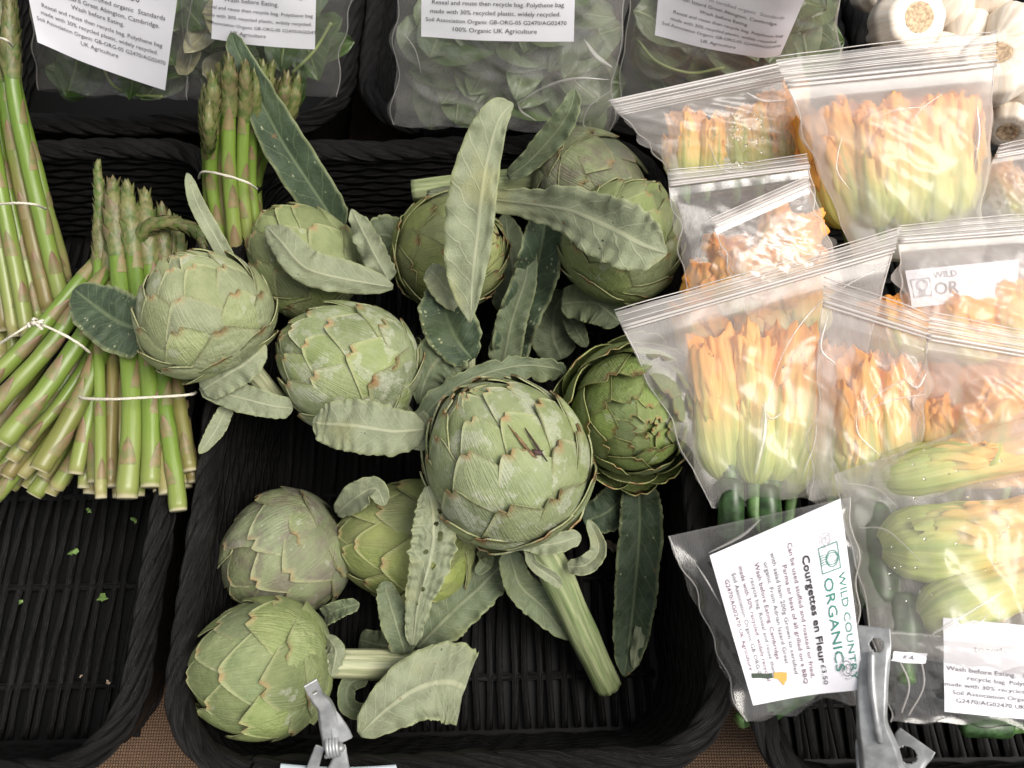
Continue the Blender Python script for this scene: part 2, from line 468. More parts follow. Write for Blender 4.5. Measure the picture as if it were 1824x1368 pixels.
def blossom_mat():
    t = NT('courgette_blossom')
    tc = t.n('TexCoord')
    rnd = t.n('ObjectInfo').outputs['Random']
    col = t.n('ObjectInfo').outputs['Color']
    g = t.n('SeparateColor', i_0=col).outputs[0]           # how green the flower is
    tt = t.attr('t'); rib = t.attr('rib')
    rv = t.n('CombineXYZ', i_X=t.math('MULTIPLY', rnd, 37.0)).outputs[0]
    uvr = t.n('VectorMath', operation='ADD', i_0=tc.outputs['UV'], i_1=rv).outputs[0]
    n = t.noise(1.0, 4, t.mapv(uvr, (5, 9, 1)))
    w = t.math('ADD', tt, t.math('MULTIPLY', t.math('SUBTRACT', n, 0.5), 0.3))
    w = t.math('SUBTRACT', w, t.math('MULTIPLY', g, 0.45))
    c = t.ramp(w, [(0.0, (0.40, 0.47, 0.12)), (0.20, (0.62, 0.60, 0.18)), (0.38, (0.86, 0.56, 0.17)), (0.60, (0.87, 0.42, 0.085)), (1.0, (0.84, 0.30, 0.04))])
    green = t.math('MULTIPLY', rib, t.math('SUBTRACT', 1.0, t.band(t.math('SUBTRACT', tt, t.math('MULTIPLY', g, 0.3)), 0.35, 0.9)))
    c = t.mix(t.math('MULTIPLY', green, 0.7), c, (0.25, 0.36, 0.06))
    fine = t.noise(1.0, 4, t.mapv(uvr, (3, 70, 1)))
    c = t.mix(t.math('MULTIPLY', t.band(fine, 0.45, 0.75), 0.3), c, (0.85, 0.72, 0.32))
    br = t.band(t.noise(1.0, 4, t.mapv(uvr, (4, 14, 1))), 0.66, 0.8)
    c = t.mix(t.math('MULTIPLY', br, t.math('MULTIPLY', tt, 0.5)), c, (0.45, 0.20, 0.07))
    t.set(Base_Color=c, Roughness=0.55, Normal=t.bump(t.math('ADD', fine, n), 0.4, 0.0015))
    t.b.inputs['Subsurface Weight'].default_value = 0.25
    t.b.inputs['Subsurface Radius'].default_value = (0.008, 0.005, 0.002)
    return t.m
M_BLOSSOM = blossom_mat()
M_COURGETTE = plain('courgette_skin', (0.035, 0.075, 0.025), 0.35, 0, 130, 0.6)
M_STALK = plain('flower_stalk', (0.09, 0.17, 0.05), 0.45, 0, 90, 0.4)
def salad_mat(name, base, vein):
    t = NT(name)
    tc = t.n('TexCoord')
    rnd = t.n('ObjectInfo').outputs['Random']
    s = t.n('SeparateXYZ', i_0=tc.outputs['UV'])
    a = t.math('ABSOLUTE', t.math('SUBTRACT', t.math('MULTIPLY', s.outputs[1], 2.0), 1.0))
    cc = t.math('SUBTRACT', t.math('MULTIPLY', s.outputs[0], 7.0), t.math('MULTIPLY', a, 2.2))
    d = t.math('ABSOLUTE', t.math('SUBTRACT', t.math('FRACT', cc), 0.5))
    ln = t.math('MAXIMUM', t.math('MULTIPLY', t.math('SUBTRACT', 1.0, t.band(d, 0.015, 0.07)), 0.6), t.math('SUBTRACT', 1.0, t.band(a, 0.03, 0.10)))
    n = t.noise(70, 3, t.n('NewGeometry').outputs['Position'])
    c = t.mix(n, tuple(x * 0.6 for x in base), tuple(min(1, x * 1.4) for x in base))
    c = t.mix(t.math('MULTIPLY', rnd, 0.5), c, tuple(x * 0.55 for x in base))
    c = t.mix(t.math('MULTIPLY', ln, 0.6), c, vein)
    t.set(Base_Color=c, Roughness=0.4, Normal=t.bump(t.math('SUBTRACT', n, t.math('MULTIPLY', ln, 0.5)), 0.6, 0.002))
    return t.m
M_SPINACH = salad_mat('spinach', (0.042, 0.088, 0.015), (0.20, 0.28, 0.07))
M_KALE = salad_mat('kale', (0.135, 0.18, 0.09), (0.33, 0.37, 0.22))
M_IVY = salad_mat('ivy_salad', (0.085, 0.135, 0.045), (0.22, 0.28, 0.12))
M_CHARD = salad_mat('chard', (0.30, 0.29, 0.17), (0.46, 0.44, 0.26))
M_STALK_PALE = plain('salad_stalk', (0.24, 0.30, 0.10), 0.4, 0, 60, 0.25)

def garlic_mat():
    t = NT('garlic_skin')
    tc = t.n('TexCoord')
    st = t.noise(1.0, 4, t.mapv(tc.outputs['UV'], (2.0, 45, 1)))
    n = t.noise(30, 3, t.n('NewGeometry').outputs['Position'])
    c = t.mix(t.band(st, 0.3, 0.75), (0.72, 0.62, 0.50), (0.85, 0.79, 0.71))
    c = t.mix(t.math('MULTIPLY', t.band(n, 0.6, 0.75), 0.35), c, (0.62, 0.47, 0.33))
    t.set(Base_Color=c, Roughness=0.5, Normal=t.bump(st, 0.35, 0.001))
    t.b.inputs['Subsurface Weight'].default_value = 0.15
    t.b.inputs['Subsurface Radius'].default_value = (0.006, 0.005, 0.004)
    return t.m
M_GARLIC = garlic_mat()
M_ROOTS = plain('garlic_roots', (0.55, 0.40, 0.26), 0.9, 0, 400, 0.35, 0.8)
def steel_mat():
    t = NT('zinc_steel')
    n = t.noise(90, 4, t.n('NewGeometry').outputs['Position'])
    n2 = t.noise(900, 2, t.n('NewGeometry').outputs['Position'])
    c = t.mix(t.band(n, 0.35, 0.7), (0.27, 0.28, 0.285), (0.44, 0.45, 0.455))
    c = t.mix(t.math('MULTIPLY', t.band(n, 0.68, 0.75), 0.6), c, (0.28, 0.2, 0.15))
    t.set(Base_Color=c, Metallic=0.55, Roughness=t.math('ADD', 0.36, t.math('MULTIPLY', n2, 0.2)), Normal=t.bump(n2, 0.08, 0.0005))
    return t.m
M_STEEL = steel_mat()
M_CARD = plain('price_card', (0.62, 0.70, 0.74), 0.35, 0, 25, 0.1)
M_SCRAP = plain('leaf_scrap', (0.12, 0.20, 0.05), 0.6, 0, 300, 0.3)
M_SCRAP_PALE = plain('pale_scrap', (0.36, 0.27, 0.2), 0.8, 0, 300, 0.3)
# ------------------------------------------------------------------ the table
def table():
    n = 41
    xs = np.linspace(-1.6, 1.6, n); ys = np.linspace(-0.055, 1.6, n)
    v = [(x, y, 0.0015 * nz(x * 9, y * 9)) for x in xs for y in ys]
    v += [(x, -0.056 - 0.006 * k - .004 * nz(x * 12, k), -0.25 * k) for x in xs for k in (0.02, .5, 1)]
    f = grid_faces(n, n, flip=True) + grid_faces(n, 3, off=n * n)
    tag(part('table_top', None, v, f, M_BURLAP), 'brown burlap covering the stall table under the black baskets', None, kind='structure')
    tag(part('ground', None, [(-8, -8, -.85), (8, -8, -.85), (8, 8, -.85), (-8, 8, -.85)], [(0, 1, 2, 3)], M_PAVE), 'grey paving under the stall', None, kind='structure')
M_PAVE = plain('paving', (0.12, 0.115, 0.11), 0.9, 0, 12, 0.3)
table()

# ------------------------------------------------------------------ baskets
def round_rect(cx, cy, hx, hy, r, n, rot=0.0):
    L = [2 * (hx - r), math.pi * r / 2, 2 * (hy - r), math.pi * r / 2] * 2
    tot = sum(L)
    pts = []
    for k in range(n):
        s = tot * k / n
        i = 0
        while s > L[i]:
            s -= L[i]; i += 1
        q = i // 2          # side 0 bottom (+x), 1 right (+y), 2 top (-x), 3 left (-y)
        a = (hx, hy) if q % 2 == 0 else (hy, hx)
        if i % 2 == 0:
            p = (-a[0] + r + s, -a[1])
        else:
            t = s / r
            p = (a[0] - r + r * math.sin(t), -a[1] + r - r * math.cos(t))
        for _ in range(q):
            p = (-p[1], p[0])
        pts.append((cx + p[0] * math.cos(rot) - p[1] * math.sin(rot), cy + p[0] * math.sin(rot) + p[1] * math.cos(rot)))
    return np.array(pts)

def basket(label, x0, x1, y0, y1, rot=0.0, hgt=0.11, taper=0.022, seed=0, nphi=18, ns=900, floor=True):
    cx, cy, hx, hy = (x0 + x1) / 2, (y0 + y1) / 2, (x1 - x0) / 2 - 0.009, (y1 - y0) / 2 - 0.009
    root = thing('wicker_basket', label, 'basket', (cx, cy, 0), group='black wicker baskets on the stall')
    rg = np.random.default_rng(seed)
    # rim: four bundles of fibre twisted round each other
    path = round_rect(cx, cy, hx, hy, 0.052, ns, rot)
    wob = np.array([nz(p[0] * 14, p[1] * 14, seed) for p in path])
    c = np.column_stack([path + 0.0018 * wob[:, None], np.full(ns, hgt - 0.0088) + 0.0025 * wob])
    T, N, B = frames(c, True)
    per = np.linalg.norm(np.diff(c, axis=0), axis=1).sum()
    s = np.linspace(0, per, ns, endpoint=False)
    turns = round(per / 0.085)
    for k in range(4):
        ang = 2 * math.pi * (s / per * turns + k / 4) + 0.35 * np.array([nz(x * 30, k * 9.1, seed) for x in s])
        off = 0.0038 * (np.cos(ang)[:, None] * N + np.sin(ang)[:, None] * B)
        rad = 0.0049 * (1 + 0.13 * np.array([nz(x * 55, k * 5 + 3, seed) for x in s]))
        g = rg.normal(0, 1, nphi)
        def prof(ph, ss, g=g):
            j = (np.arange(nphi)) % nphi
            return 1 + 0.055 * 1.5 * g[j][None, :] * np.ones_like(ss) + 0.02 * np.sin(ss * 240 + ph * 3)
        v, f, uv = tube(c + off, rad, nphi, prof, closed=True)
        tw = 2 * math.pi * s / per * turns * 0.6
        part('rim_strand', root, v, f, M_WICK, uv=uv * np.array([10, 4]))
    # wall rows
    rows = int((hgt - 0.028) / 0.0062)
    na = 260
    shared = {}
    for k in range(rows):
        z = 0.012 + (hgt - 0.030) * k / (rows - 1)
        ins = taper * (1 - z / hgt)
        pth = round_rect(cx, cy, hx - ins, hy - ins, 0.045, na, rot)
        st = np.arange(na)
        cen = np.array([cx, cy])
        nr = pth - cen
        nr /= np.linalg.norm(nr, axis=1, keepdims=True)
        wav = 0.0009 * np.sin(2 * math.pi * st / na * 46 + math.pi * (k % 2)) + 0.0006 * np.array([nz(i * .21, k * 3.3, seed) for i in st])
        cc = np.column_stack([pth + nr * wav[:, None], z + 0.0008 * np.array([nz(i * .13, k * 1.7 + 40, seed) for i in st])])
        v, f, uv = tube(cc, 0.0037, 6, closed=True)
        part('wall_strand', root, v, f, M_WICK_SHADE, uv=uv * np.array([10, 1]))
    # dark sheets added behind wall and floor strands so the gaps stay black
    lv = []
    for z, ins in ((0.006, taper), (hgt - 0.012, 0.0)):
        p = round_rect(cx, cy, hx - ins + 0.0035, hy - ins + 0.0035, 0.048, 120, rot)
        lv.append(np.column_stack([p, np.full(120, z)]))
    part('gap_backing', root, np.vstack(lv), grid_faces(2, 120, close_v=True), M_GAP_DARK)
    p = round_rect(cx, cy, hx - taper + 0.003, hy - taper + 0.003, 0.045, 120, rot)
    part('base', root, np.column_stack([p, np.full(120, 0.0065)]), [tuple(range(120))], M_GAP_DARK, smooth=False)
    if not floor:
        return root
    # floor strands run front to back, in and out of four crossing stakes
    fx, fy = hx - taper - 0.004, hy - taper - 0.004
    m = int(2 * fx / 0.0088)
    co, si = math.cos(rot), math.sin(rot)
    for k in range(m):
        X = -fx + 2 * fx * (k + 0.5) / m
        Y = np.linspace(-fy, fy, 48)
        zz = 0.0122 + 0.0026 * np.sin(Y / fy * math.pi * 2.5 + (math.pi if k % 2 else 0)) * (0.6 + 0.4 * nz(k * 1.3, seed))
        xx = X + 0.0012 * np.array([nz(y * 20, k * 2.1, seed) for y in Y]) + 0.0011 * np.cos(Y / fy * math.pi * 2.5 + (math.pi if k % 2 else 0))
        cc = np.column_stack([cx + xx * co - Y * si, cy + xx * si + Y * co, zz])
        v, f, uv = tube(cc, 0.0026 + 0.0004 * nz(k * 3.7, 5, seed), 7)
        part('floor_strand', root, v, f, M_WICK_SHADE, uv=uv * np.array([10, 1]))
    for k in range(6):
        Y = -fy + 2 * fy * (k + 0.5) / 6
        cc = np.column_stack([cx + np.linspace(-fx, fx, 30) * co - Y * si, cy + np.linspace(-fx, fx, 30) * si + Y * co, np.full(30, 0.011)])
        v, f, uv = tube(cc, 0.003, 6)
        part('floor_stake', root, v, f, M_WICK_SHADE, uv=uv * np.array([10, 1]))
    return root
basket('black wicker basket of artichokes in the middle of the stall', -0.221, 0.134, 0.009, 0.503, 0.026, seed=1)
basket('black wicker basket holding the tied asparagus bunches', -0.566, -0.229, 0.002, 0.500, 0.022, seed=2)
basket('black wicker basket under the pile of orange courgette flower bags', 0.141, 0.510, -0.008, 0.490, 0.012, seed=3)
basket('black wicker basket of dark spinach bags behind the asparagus', -0.52, -0.136, 0.510, 0.92, 0.0, seed=4, nphi=12, ns=600, floor=False)
basket('black wicker basket of kale and leaf bags behind the artichokes', -0.136, 0.304, 0.508, 0.92, 0.0, seed=5, nphi=12, ns=600, floor=False)
basket('black wicker basket full of white garlic bulbs', 0.306, 0.62, 0.47, 0.92, 0.0, seed=6, nphi=12, ns=600, floor=False)

# ------------------------------------------------------------------ leaves
def toward(p): return unit(CAM - np.asarray(p))
def leaf(parent, ctrl, fold=14, wave=0.10, freq=5, face='pale', back=None, name='leaf', asym=1.0, serr=0.08, tip=0.35, base=0.25, n=44, nv=13, seed=None, holes=(), torn=False, label=None):
    """ctrl rows: x, y, z, width px [, roll deg]; the first row is the base end."""
    sd = seed if seed is not None else random.randint(0, 9999)
    rows = [list(r) + [0] * (5 - len(r)) for r in ctrl]
    pts = np.array([[*P(r[0], r[1], r[2]), pxs(P(r[0], r[1], r[2]), r[3]), r[4]] for r in rows])
    cr = catmull(pts, n)
    c, w, roll = cr[:, :3], np.maximum(cr[:, 3], 0.0004), np.radians(cr[:, 4])
    uu_ = np.linspace(0, 1, n)
    w = w * np.sqrt(np.clip(uu_ / .07 + .12, 0, 1)) * (1 if torn else np.sqrt(np.clip((1 - uu_) / .09 + .03, 0, 1)))
    T = np.gradient(c, axis=0); T /= np.linalg.norm(T, axis=1, keepdims=True)
    s = np.concatenate([[0], np.cumsum(np.linalg.norm(np.diff(c, axis=0), axis=1))])
    L = s[-1]
    vv = np.linspace(-1, 1, nv)
    fo = math.radians(fold)
    V = np.zeros((n, nv, 3)); NN = np.zeros((n, nv, 3))
    for i in range(n):
        u = i / (n - 1)
        vd = toward(c[i])
        S = unit(np.cross(T[i], vd)); Nn = np.cross(S, T[i])
        cs, sn = math.cos(roll[i]), math.sin(roll[i])
        S, Nn = S * cs + Nn * sn, Nn * cs - S * sn
        for j, q in enumerate(vv):
            a = abs(q)
            side = 1 if q > 0 else -1
            k = (asym if q > 0 else 2 - asym)
            hw = w[i] / 2 * k * (1 + serr * (nz(u * 19 + side * 7, sd * .37) + 0.9 * nz(u * 43 + side * 11, sd * .71)))
            ph = sd + side * 1.3
            wv = wave * w[i] * a ** 1.6 * math.sin(freq * 2 * math.pi * u + ph + 0.8 * nz(u * 4, sd)) + 0.07 * w[i] * nz(u * 7, q * 2, sd) + 0.035 * w[i] * nz(u * 20, q * 5, sd) + 0.05 * w[i] * a ** 2 * math.sin(u * freq * 21 + side * 2 + 3 * nz(u * 9, sd))
            rib = -0.03 * w[i] * math.exp(-(q / 0.12) ** 2)
            V[i, j] = c[i] + S * (q * hw * math.cos(fo)) + Nn * (a * hw * math.sin(fo) + wv - rib * (1 if face != 'dark' else -1))
            NN[i, j] = Nn
    U = np.repeat(np.linspace(0, 1, n), nv); Q = np.tile(vv, n)
    edge = np.maximum(sstep(0.86, 1.0, np.abs(Q)), 0)
    f = grid_faces(n, nv)
    if holes:
        keep = []
        for q in f:
            uu = U[list(q)].mean(); qq = Q[list(q)].mean()
            if not any(((uu - h[0]) / h[2]) ** 2 + ((qq - h[1]) / h[3]) ** 2 < 1 for h in holes): keep.append(q)
        f = keep
    m = n * nv
    th = 0.0004
    v1 = V.reshape(-1, 3); v2 = v1 - NN.reshape(-1, 3) * th
    bf = [tuple(k + m for k in q[::-1]) for q in f]
    bor = [(i * nv, (i + 1) * nv, (i + 1) * nv + m, i * nv + m) for i in range(n - 1)] + [((i + 1) * nv - 1, (i + 1) * nv - 1 + m, (i + 2) * nv - 1 + m, (i + 2) * nv - 1) for i in range(n - 1)]
    bor += [(j, j + m, j + 1 + m, j + 1) for j in range(nv - 1)] + [((n - 1) * nv + j, (n - 1) * nv + j + 1, (n - 1) * nv + j + 1 + m, (n - 1) * nv + j + m) for j in range(nv - 1)]
    mats = {'pale': M_LEAF_PALE, 'dark': M_LEAF_DARK, 'sage': M_LEAF_SAGE}
    bk = back or ('dark' if face != 'dark' else 'pale')
    uv = np.column_stack([U, Q * .5 + .5])
    mi = [0] * len(f) + [1] * len(bf) + [2] * len(bor)
    o = part(name, parent, np.vstack([v1, v2]), f + bf + bor, [mats[face], mats[bk], M_LEAF_EDGE], uv=np.vstack([uv, uv]), attrs={'edge': np.concatenate([edge, edge])}, mi=mi)
    if label: o['label'] = label
    return o

# ------------------------------------------------------------------ artichokes
BR = {}
def bract_set(style, N, mats):
    """Bract meshes of one style of head, unit radius, each at azimuth 0."""
    key = (style,)
    if key in BR: return BR[key]
    out = []
    for i in range(N):
        q = i / (N - 1)
        if style == 'open':
            st = min(89, -10 + 106 * q ** 0.72)
            Lm = math.radians(92 - 50 * q); W = 0.52 * (1 - q) ** 0.6 + 0.13
            lift0, lift1, curl = -0.12 - 0.03 * q, 0.36 * (1 - q) ** 1.4 + 0.05 - 0.05 * q, 0.05
        elif style == 'tall':
            st = min(89, -46 + 145 * q ** 0.80)
            Lm = math.radians(88 - 46 * q); W = 0.50 * (1 - q) ** 0.6 + 0.13
            lift0, lift1, curl = -0.10 - 0.02 * q, 0.02 + 0.05 * q * (1 - q) * 4 - 0.01 * q, 0.035
        elif style == 'few':
            st = min(89, -44 + 144 * q ** 0.80)
            Lm = math.radians(94 - 50 * q); W = 0.60 * (1 - q) ** 0.6 + 0.14
            lift0, lift1, curl = -0.095 - 0.015 * q * q, 0.026 - 0.012 * q * q, 0.014
        else:
            st = min(89, -47 + 146 * q ** 0.80)
            Lm = math.radians(88 - 46 * q); W = 0.53 * (1 - q) ** 0.6 + 0.13
            lift0, lift1, curl = -0.10 - 0.015 * q * q, 0.032 - 0.014 * q * q, 0.018
        tt = math.radians(st)
        Lm = min(Lm, tt + math.radians(80))
        nu, nv = 11, 15
        sd = i * 3.17 + (1 if style == 'few' else 5)
        rj = random.random()
        V = np.zeros((nu, nv, 3)); ED = np.zeros((nu, nv)); TI = np.zeros((nu, nv)); UV = np.zeros((nu, nv, 2)); NR = np.zeros((nu, nv, 3))
        for b in range(nv):
            v = -1 + 2 * b / (nv - 1)
            v = math.copysign(abs(v) ** 0.9, v)
            Lx = 1 - 0.40 * abs(v) ** 1.9 - 0.075 * math.exp(-(v / 0.10) ** 2) * (0.4 + rj) + 0.02 * nz(v * 3, sd)
            for a in range(nu):
                u = (a / (nu - 1)) ** 0.8 * Lx
                th = tt - Lm + Lm * u
                wl = W * (0.72 + 0.28 * math.sin(math.pi * min(1, u * 0.95 + 0.05))) * (1 - 0.12 * max(0, u - 0.6))
                sl = v * wl
                er = np.array([math.cos(th), 0, math.sin(th)])
                p = math.cos(sl) * er + math.sin(sl) * np.array([0, 1.0, 0])
                rad = 1 + lift0 + (lift1 - lift0) * u ** 0.8 + curl * max(0, u - 0.75) ** 2 * 12 * (0.3 + rj) * (1 - 0.5 * abs(v))
                rad += 0.042 * (1 - v * v) * u * (1 - .35 * u) - 0.020 * abs(v) ** 3 + 0.016 * nz(u * 3, v * 2, sd) + 0.012 * math.exp(-(v / .3) ** 2) * max(0, u - .7) * 3
                egg = 1 - (0.0 if style == 'open' else 0.085) * math.sin(th) 
                V[a, b] = p * rad * np.array([egg, egg, 1]); NR[a, b] = p
                du = (Lx - u) ; ds = (1 - abs(v)) * wl * 1.3
                ED[a, b] = 1 - sstep(0.0, 0.055, min(du, ds))
                TI[a, b] = 1 - sstep(0.0, 0.22, math.hypot((1 - u) * 1.1, v * 0.5) - 0.03)
                UV[a, b] = (u, v * .5 + .5)
        m = nu * nv
        v1 = V.reshape(-1, 3); v2 = (V - NR * 0.022).reshape(-1, 3)
        f = grid_faces(nu, nv, flip=True)
        bf = [tuple(k + m for k in q_[::-1]) for q_ in f]
        bor = []
        def quad(x, y): bor.append((x, y, y + m, x + m))
        for a in range(nu - 1):
            quad(a * nv, (a + 1) * nv); quad((a + 2) * nv - 1, (a + 1) * nv - 1)
        for b in range(nv - 1): quad((nu - 1) * nv + b, (nu - 1) * nv + b + 1)
        e2 = np.concatenate([ED.ravel(), np.maximum(ED.ravel(), 0.2)]); t2 = np.tile(TI.ravel(), 2)
        out.append((np.vstack([v1, v2]), f + bf + bor, np.tile(UV.reshape(-1, 2), (2, 1)), e2, t2))
    BR[key] = out
    return out
BM = {}
STYLE_N = {'round': 54, 'tall': 60, 'few': 42, 'open': 54}
def artichoke(label, x, y, z, rpx, axis, style, mat, h=0.98, spin=0.0, mirror=False):
    """axis = (right, up, toward camera) direction of the tip as seen in the photo."""
    c = P(x, y, z)
    R = pxs(c, rpx)
    ax = unit(axis[0] * RIGHT + axis[1] * UP - axis[2] * FWD)
    rot = Vector(ax).to_track_quat('Z', 'Y') @ Matrix.Rotation(spin, 3, 'Z').to_quaternion()
    root = thing('artichoke', label, 'artichoke', c, rot, (R, R, R * h), group='artichokes in the middle basket')
    M = ROOTS[root.name]['M']
    info = ROOTS[root.name]
    ss = bract_set(style, STYLE_N[style], None)
    rg = np.random.default_rng(int(x * 7 + y))
    for i, (v, f, uv, e, t) in enumerate(ss):
        k = (style, i, mat.name)
        if k not in BM:
            BM[k] = raw_mesh('bract', v, f, mat, uv=uv, attrs={'edge': e, 'tip': t})
        o = bpy.data.objects.new('bract', BM[k])
        COL.objects.link(o)
        o.parent = root
        s = 1 + rg.normal(0, 0.018)
        o.rotation_euler = (rg.normal(0, 0.03), rg.normal(0, 0.03), math.radians(137.508) * i + rg.normal(0, 0.07))
        o.scale = (s, s, s)
    # the heart inside, seen only through gaps
    nu, nv = 14, 20
    vs = []
    for a in range(nu):
        th = -math.pi / 2 + math.pi * a / (nu - 1)
        for b in range(nv):
            ph = 2 * math.pi * b / nv
            rr = 0.78 + 0.15 * float(sstep(.75, 1.45, th)) + .02 * nz(math.cos(ph) * 3, math.sin(ph) * 3, th * 4)
            vs.append((rr * math.cos(th) * math.cos(ph), rr * math.cos(th) * math.sin(ph), rr * math.sin(th)))
    me = raw_mesh('heart', vs, grid_faces(nu, nv, close_v=True), mat, uv=np.zeros((nu * nv, 2)), attrs={'edge': np.zeros(nu * nv), 'tip': np.zeros(nu * nv)})
    o = bpy.data.objects.new('heart', me); COL.objects.link(o); o.parent = root
    return root
def stem(parent, ctrl, mat=None, name='stem', flute=0.07, n=40):
    """ctrl rows x, y, z, width px."""
    pts = np.array([[*P(*r[:3]), pxs(P(*r[:3]), r[3]) / 2] for r in ctrl])
    cr = catmull(pts, n)
    sd = random.random() * 9
    v, f, uv = tube(cr[:, :3], cr[:, 3], 36, lambda ph, s: 1 + flute * (0.5 * np.sin(ph * 9 + sd) + 0.5 * np.sin(ph * 14 + 2 * sd + s * 9)) + 0.03 * np.sin(s * 130 + sd))
    return part(name, parent, v, f, mat or M_STEM, uv=uv)

B_PALE = bract_mat('bract_pale', (0.205, 0.235, 0.120), (0.27, 0.295, 0.165), 0.45, 0, 0.6)
B_FROST = bract_mat('bract_frosted', (0.165, 0.205, 0.092), (0.225, 0.262, 0.13), 0.8, 0, 0.7)
B_GREEN = bract_mat('bract_green', (0.155, 0.198, 0.08), (0.22, 0.255, 0.115), 0.25, 0, 0.55)
B_OPEN = bract_mat('bract_open', (0.135, 0.19, 0.058), (0.20, 0.255, 0.095), 0.25, 0, 0.8, (0.38, 0.36, 0.16))
B_PURP = bract_mat('bract_purple', (0.155, 0.185, 0.10), (0.215, 0.24, 0.14), 0.35, 0.55, 0.5)
B_YEL = bract_mat('bract_yellow', (0.185, 0.22, 0.075), (0.25, 0.28, 0.105), 0.2, 0.15, 0.9)

A1 = artichoke('pale round artichoke lying over the basket edge beside the asparagus', 364, 562, 0.162, 120, (-0.35, 0.80, 0.35), 'round', B_PALE, 0.92, 0.4)
A2 = artichoke('artichoke under a folded pale leaf, behind the asparagus bunches', 545, 468, 0.095, 96, (-0.60, 0.72, 0.25), 'few', B_GREEN, 1.12, 1.2)
A3 = artichoke('artichoke with scuffed bract tips and a wide pale leaf across its base', 626, 657, 0.120, 120, (-0.80, 0.42, 0.25), 'round', B_FROST, 1.08, 2.2)
A4 = artichoke('loose leaved artichoke half hidden by the tall upright pale leaf', 803, 450, 0.100, 98, (0.72, 0.15, 0.55), 'tall', B_YEL, 1.05, 0.3)
A5 = artichoke('purplish artichoke lying on its side at the back of the basket', 1050, 318, 0.112, 82, (0.85, -0.40, 0.1), 'few', B_PURP, 1.25, 1.0)
A6 = artichoke('large artichoke in the back right corner under a veined leaf', 1108, 432, 0.125, 104, (0.45, 0.75, 0.35), 'round', B_GREEN, 1.08, 0.9)
A7 = artichoke('biggest artichoke, frost marked, with a thick stem pointing to the front', 902, 822, 0.138, 149, (-0.42, 0.72, 0.48), 'round', B_FROST, 1.04, 1.75)
A8 = artichoke('dark green artichoke with opened bracts facing up', 1126, 736, 0.112, 106, (0.10, -0.22, 0.95), 'open', B_OPEN, 1.0, 0.5)
A9 = artichoke('grey green artichoke with drooping bracts, above the front left one', 513, 986, 0.066, 112, (-0.72, -0.50, 0.15), 'few', B_PURP, 1.02, 2.0)
A10 = artichoke('yellow green artichoke tucked under the biggest artichoke', 732, 965, 0.066, 111, (-0.88, 0.10, 0.15), 'few', B_YEL, 1.14, 0.2)
A11 = artichoke('front left artichoke lying on its side with a short stem', 472, 1188, 0.092, 122, (-0.93, -0.08, 0.1), 'few', B_GREEN, 1.03, 0.75)

# stems
stem(A5, [(985, 318, 0.108, 40), (900, 322, 0.103, 38), (735, 340, 0.098, 39)])
stem(A7, [(955, 960, 0.112, 62), (985, 1010, 0.100, 58), (1040, 1130, 0.062, 52), (1083, 1222, 0.030, 47)], M_STEM)
stem(A11, [(575, 1180, 0.084, 52), (690, 1184, 0.070, 52), (805, 1188, 0.056, 58)], M_STEM_PALE)
stem(A1, [(440, 650, 0.135, 36), (500, 720, 0.105, 32)], M_STEM_PALE)
stem(A4, [(832, 520, 0.118, 14), (838, 600, 0.100, 16), (838, 700, 0.080, 16)], M_STEM_PALE)
stem(A6, [(1075, 520, 0.075, 46), (1040, 560, 0.050, 44)], M_STEM)
stem(A3, [(700, 720, 0.10, 40), (742, 770, 0.085, 34)], M_STEM_PALE)
stem(A10, [(825, 985, 0.06, 34), (850, 1000, 0.05, 30)], M_STEM)

# brown scars on the biggest head
M_SCAR = plain('brown_scar', (0.045, 0.022, 0.018), 0.7, 0, 300, 0.5)
M_SCAR_PALE = plain('corky_scar', (0.20, 0.12, 0.055), 0.8, 0, 300, 0.4)
def scar(root, pts, wpx, mat):
    M = ROOTS[root.name]['M']; c0 = np.array(M.translation); R = M.to_scale()[0] * 1.035
    q3 = []
    for x, y in pts:
        d = unit(FWD * F + RIGHT * (x - CX) - UP * (y - CY)); oc = CAM - c0
        bq = np.dot(d, oc); t = -bq - math.sqrt(max(0, bq * bq - (np.dot(oc, oc) - R * R)))
        q3.append(CAM + d * t)
    c = catmull(q3, 16); V = []
    w = pxs(c[0], wpx) / 2
    for i in range(16):
        T = unit(c[min(i + 1, 15)] - c[max(i - 1, 0)]); Nn = unit(c[i] - c0); S = np.cross(T, Nn)
        k = math.sin(math.pi * (i + .3) / 15.6) * (1 + .5 * nz(i * .7, x * .1))
        for a in (-1, 0, 1): V.append(c[i] + S * a * w * k + Nn * (.0006 if a == 0 else -.0012))
    part('scar', root, V, grid_faces(16, 3), mat)
for pts, w, m in [([(905, 757), (925, 780), (948, 808), (958, 816)], 6, M_SCAR_PALE), ([(918, 770), (938, 795), (956, 814)], 5, M_SCAR), ([(935, 762), (955, 790), (975, 822)], 5, M_SCAR), ([(948, 800), (960, 806), (968, 802)], 11, M_SCAR), ([(925, 798), (932, 802), (940, 800)], 5, M_SCAR_PALE)]:
    scar(A7, pts, w, m)

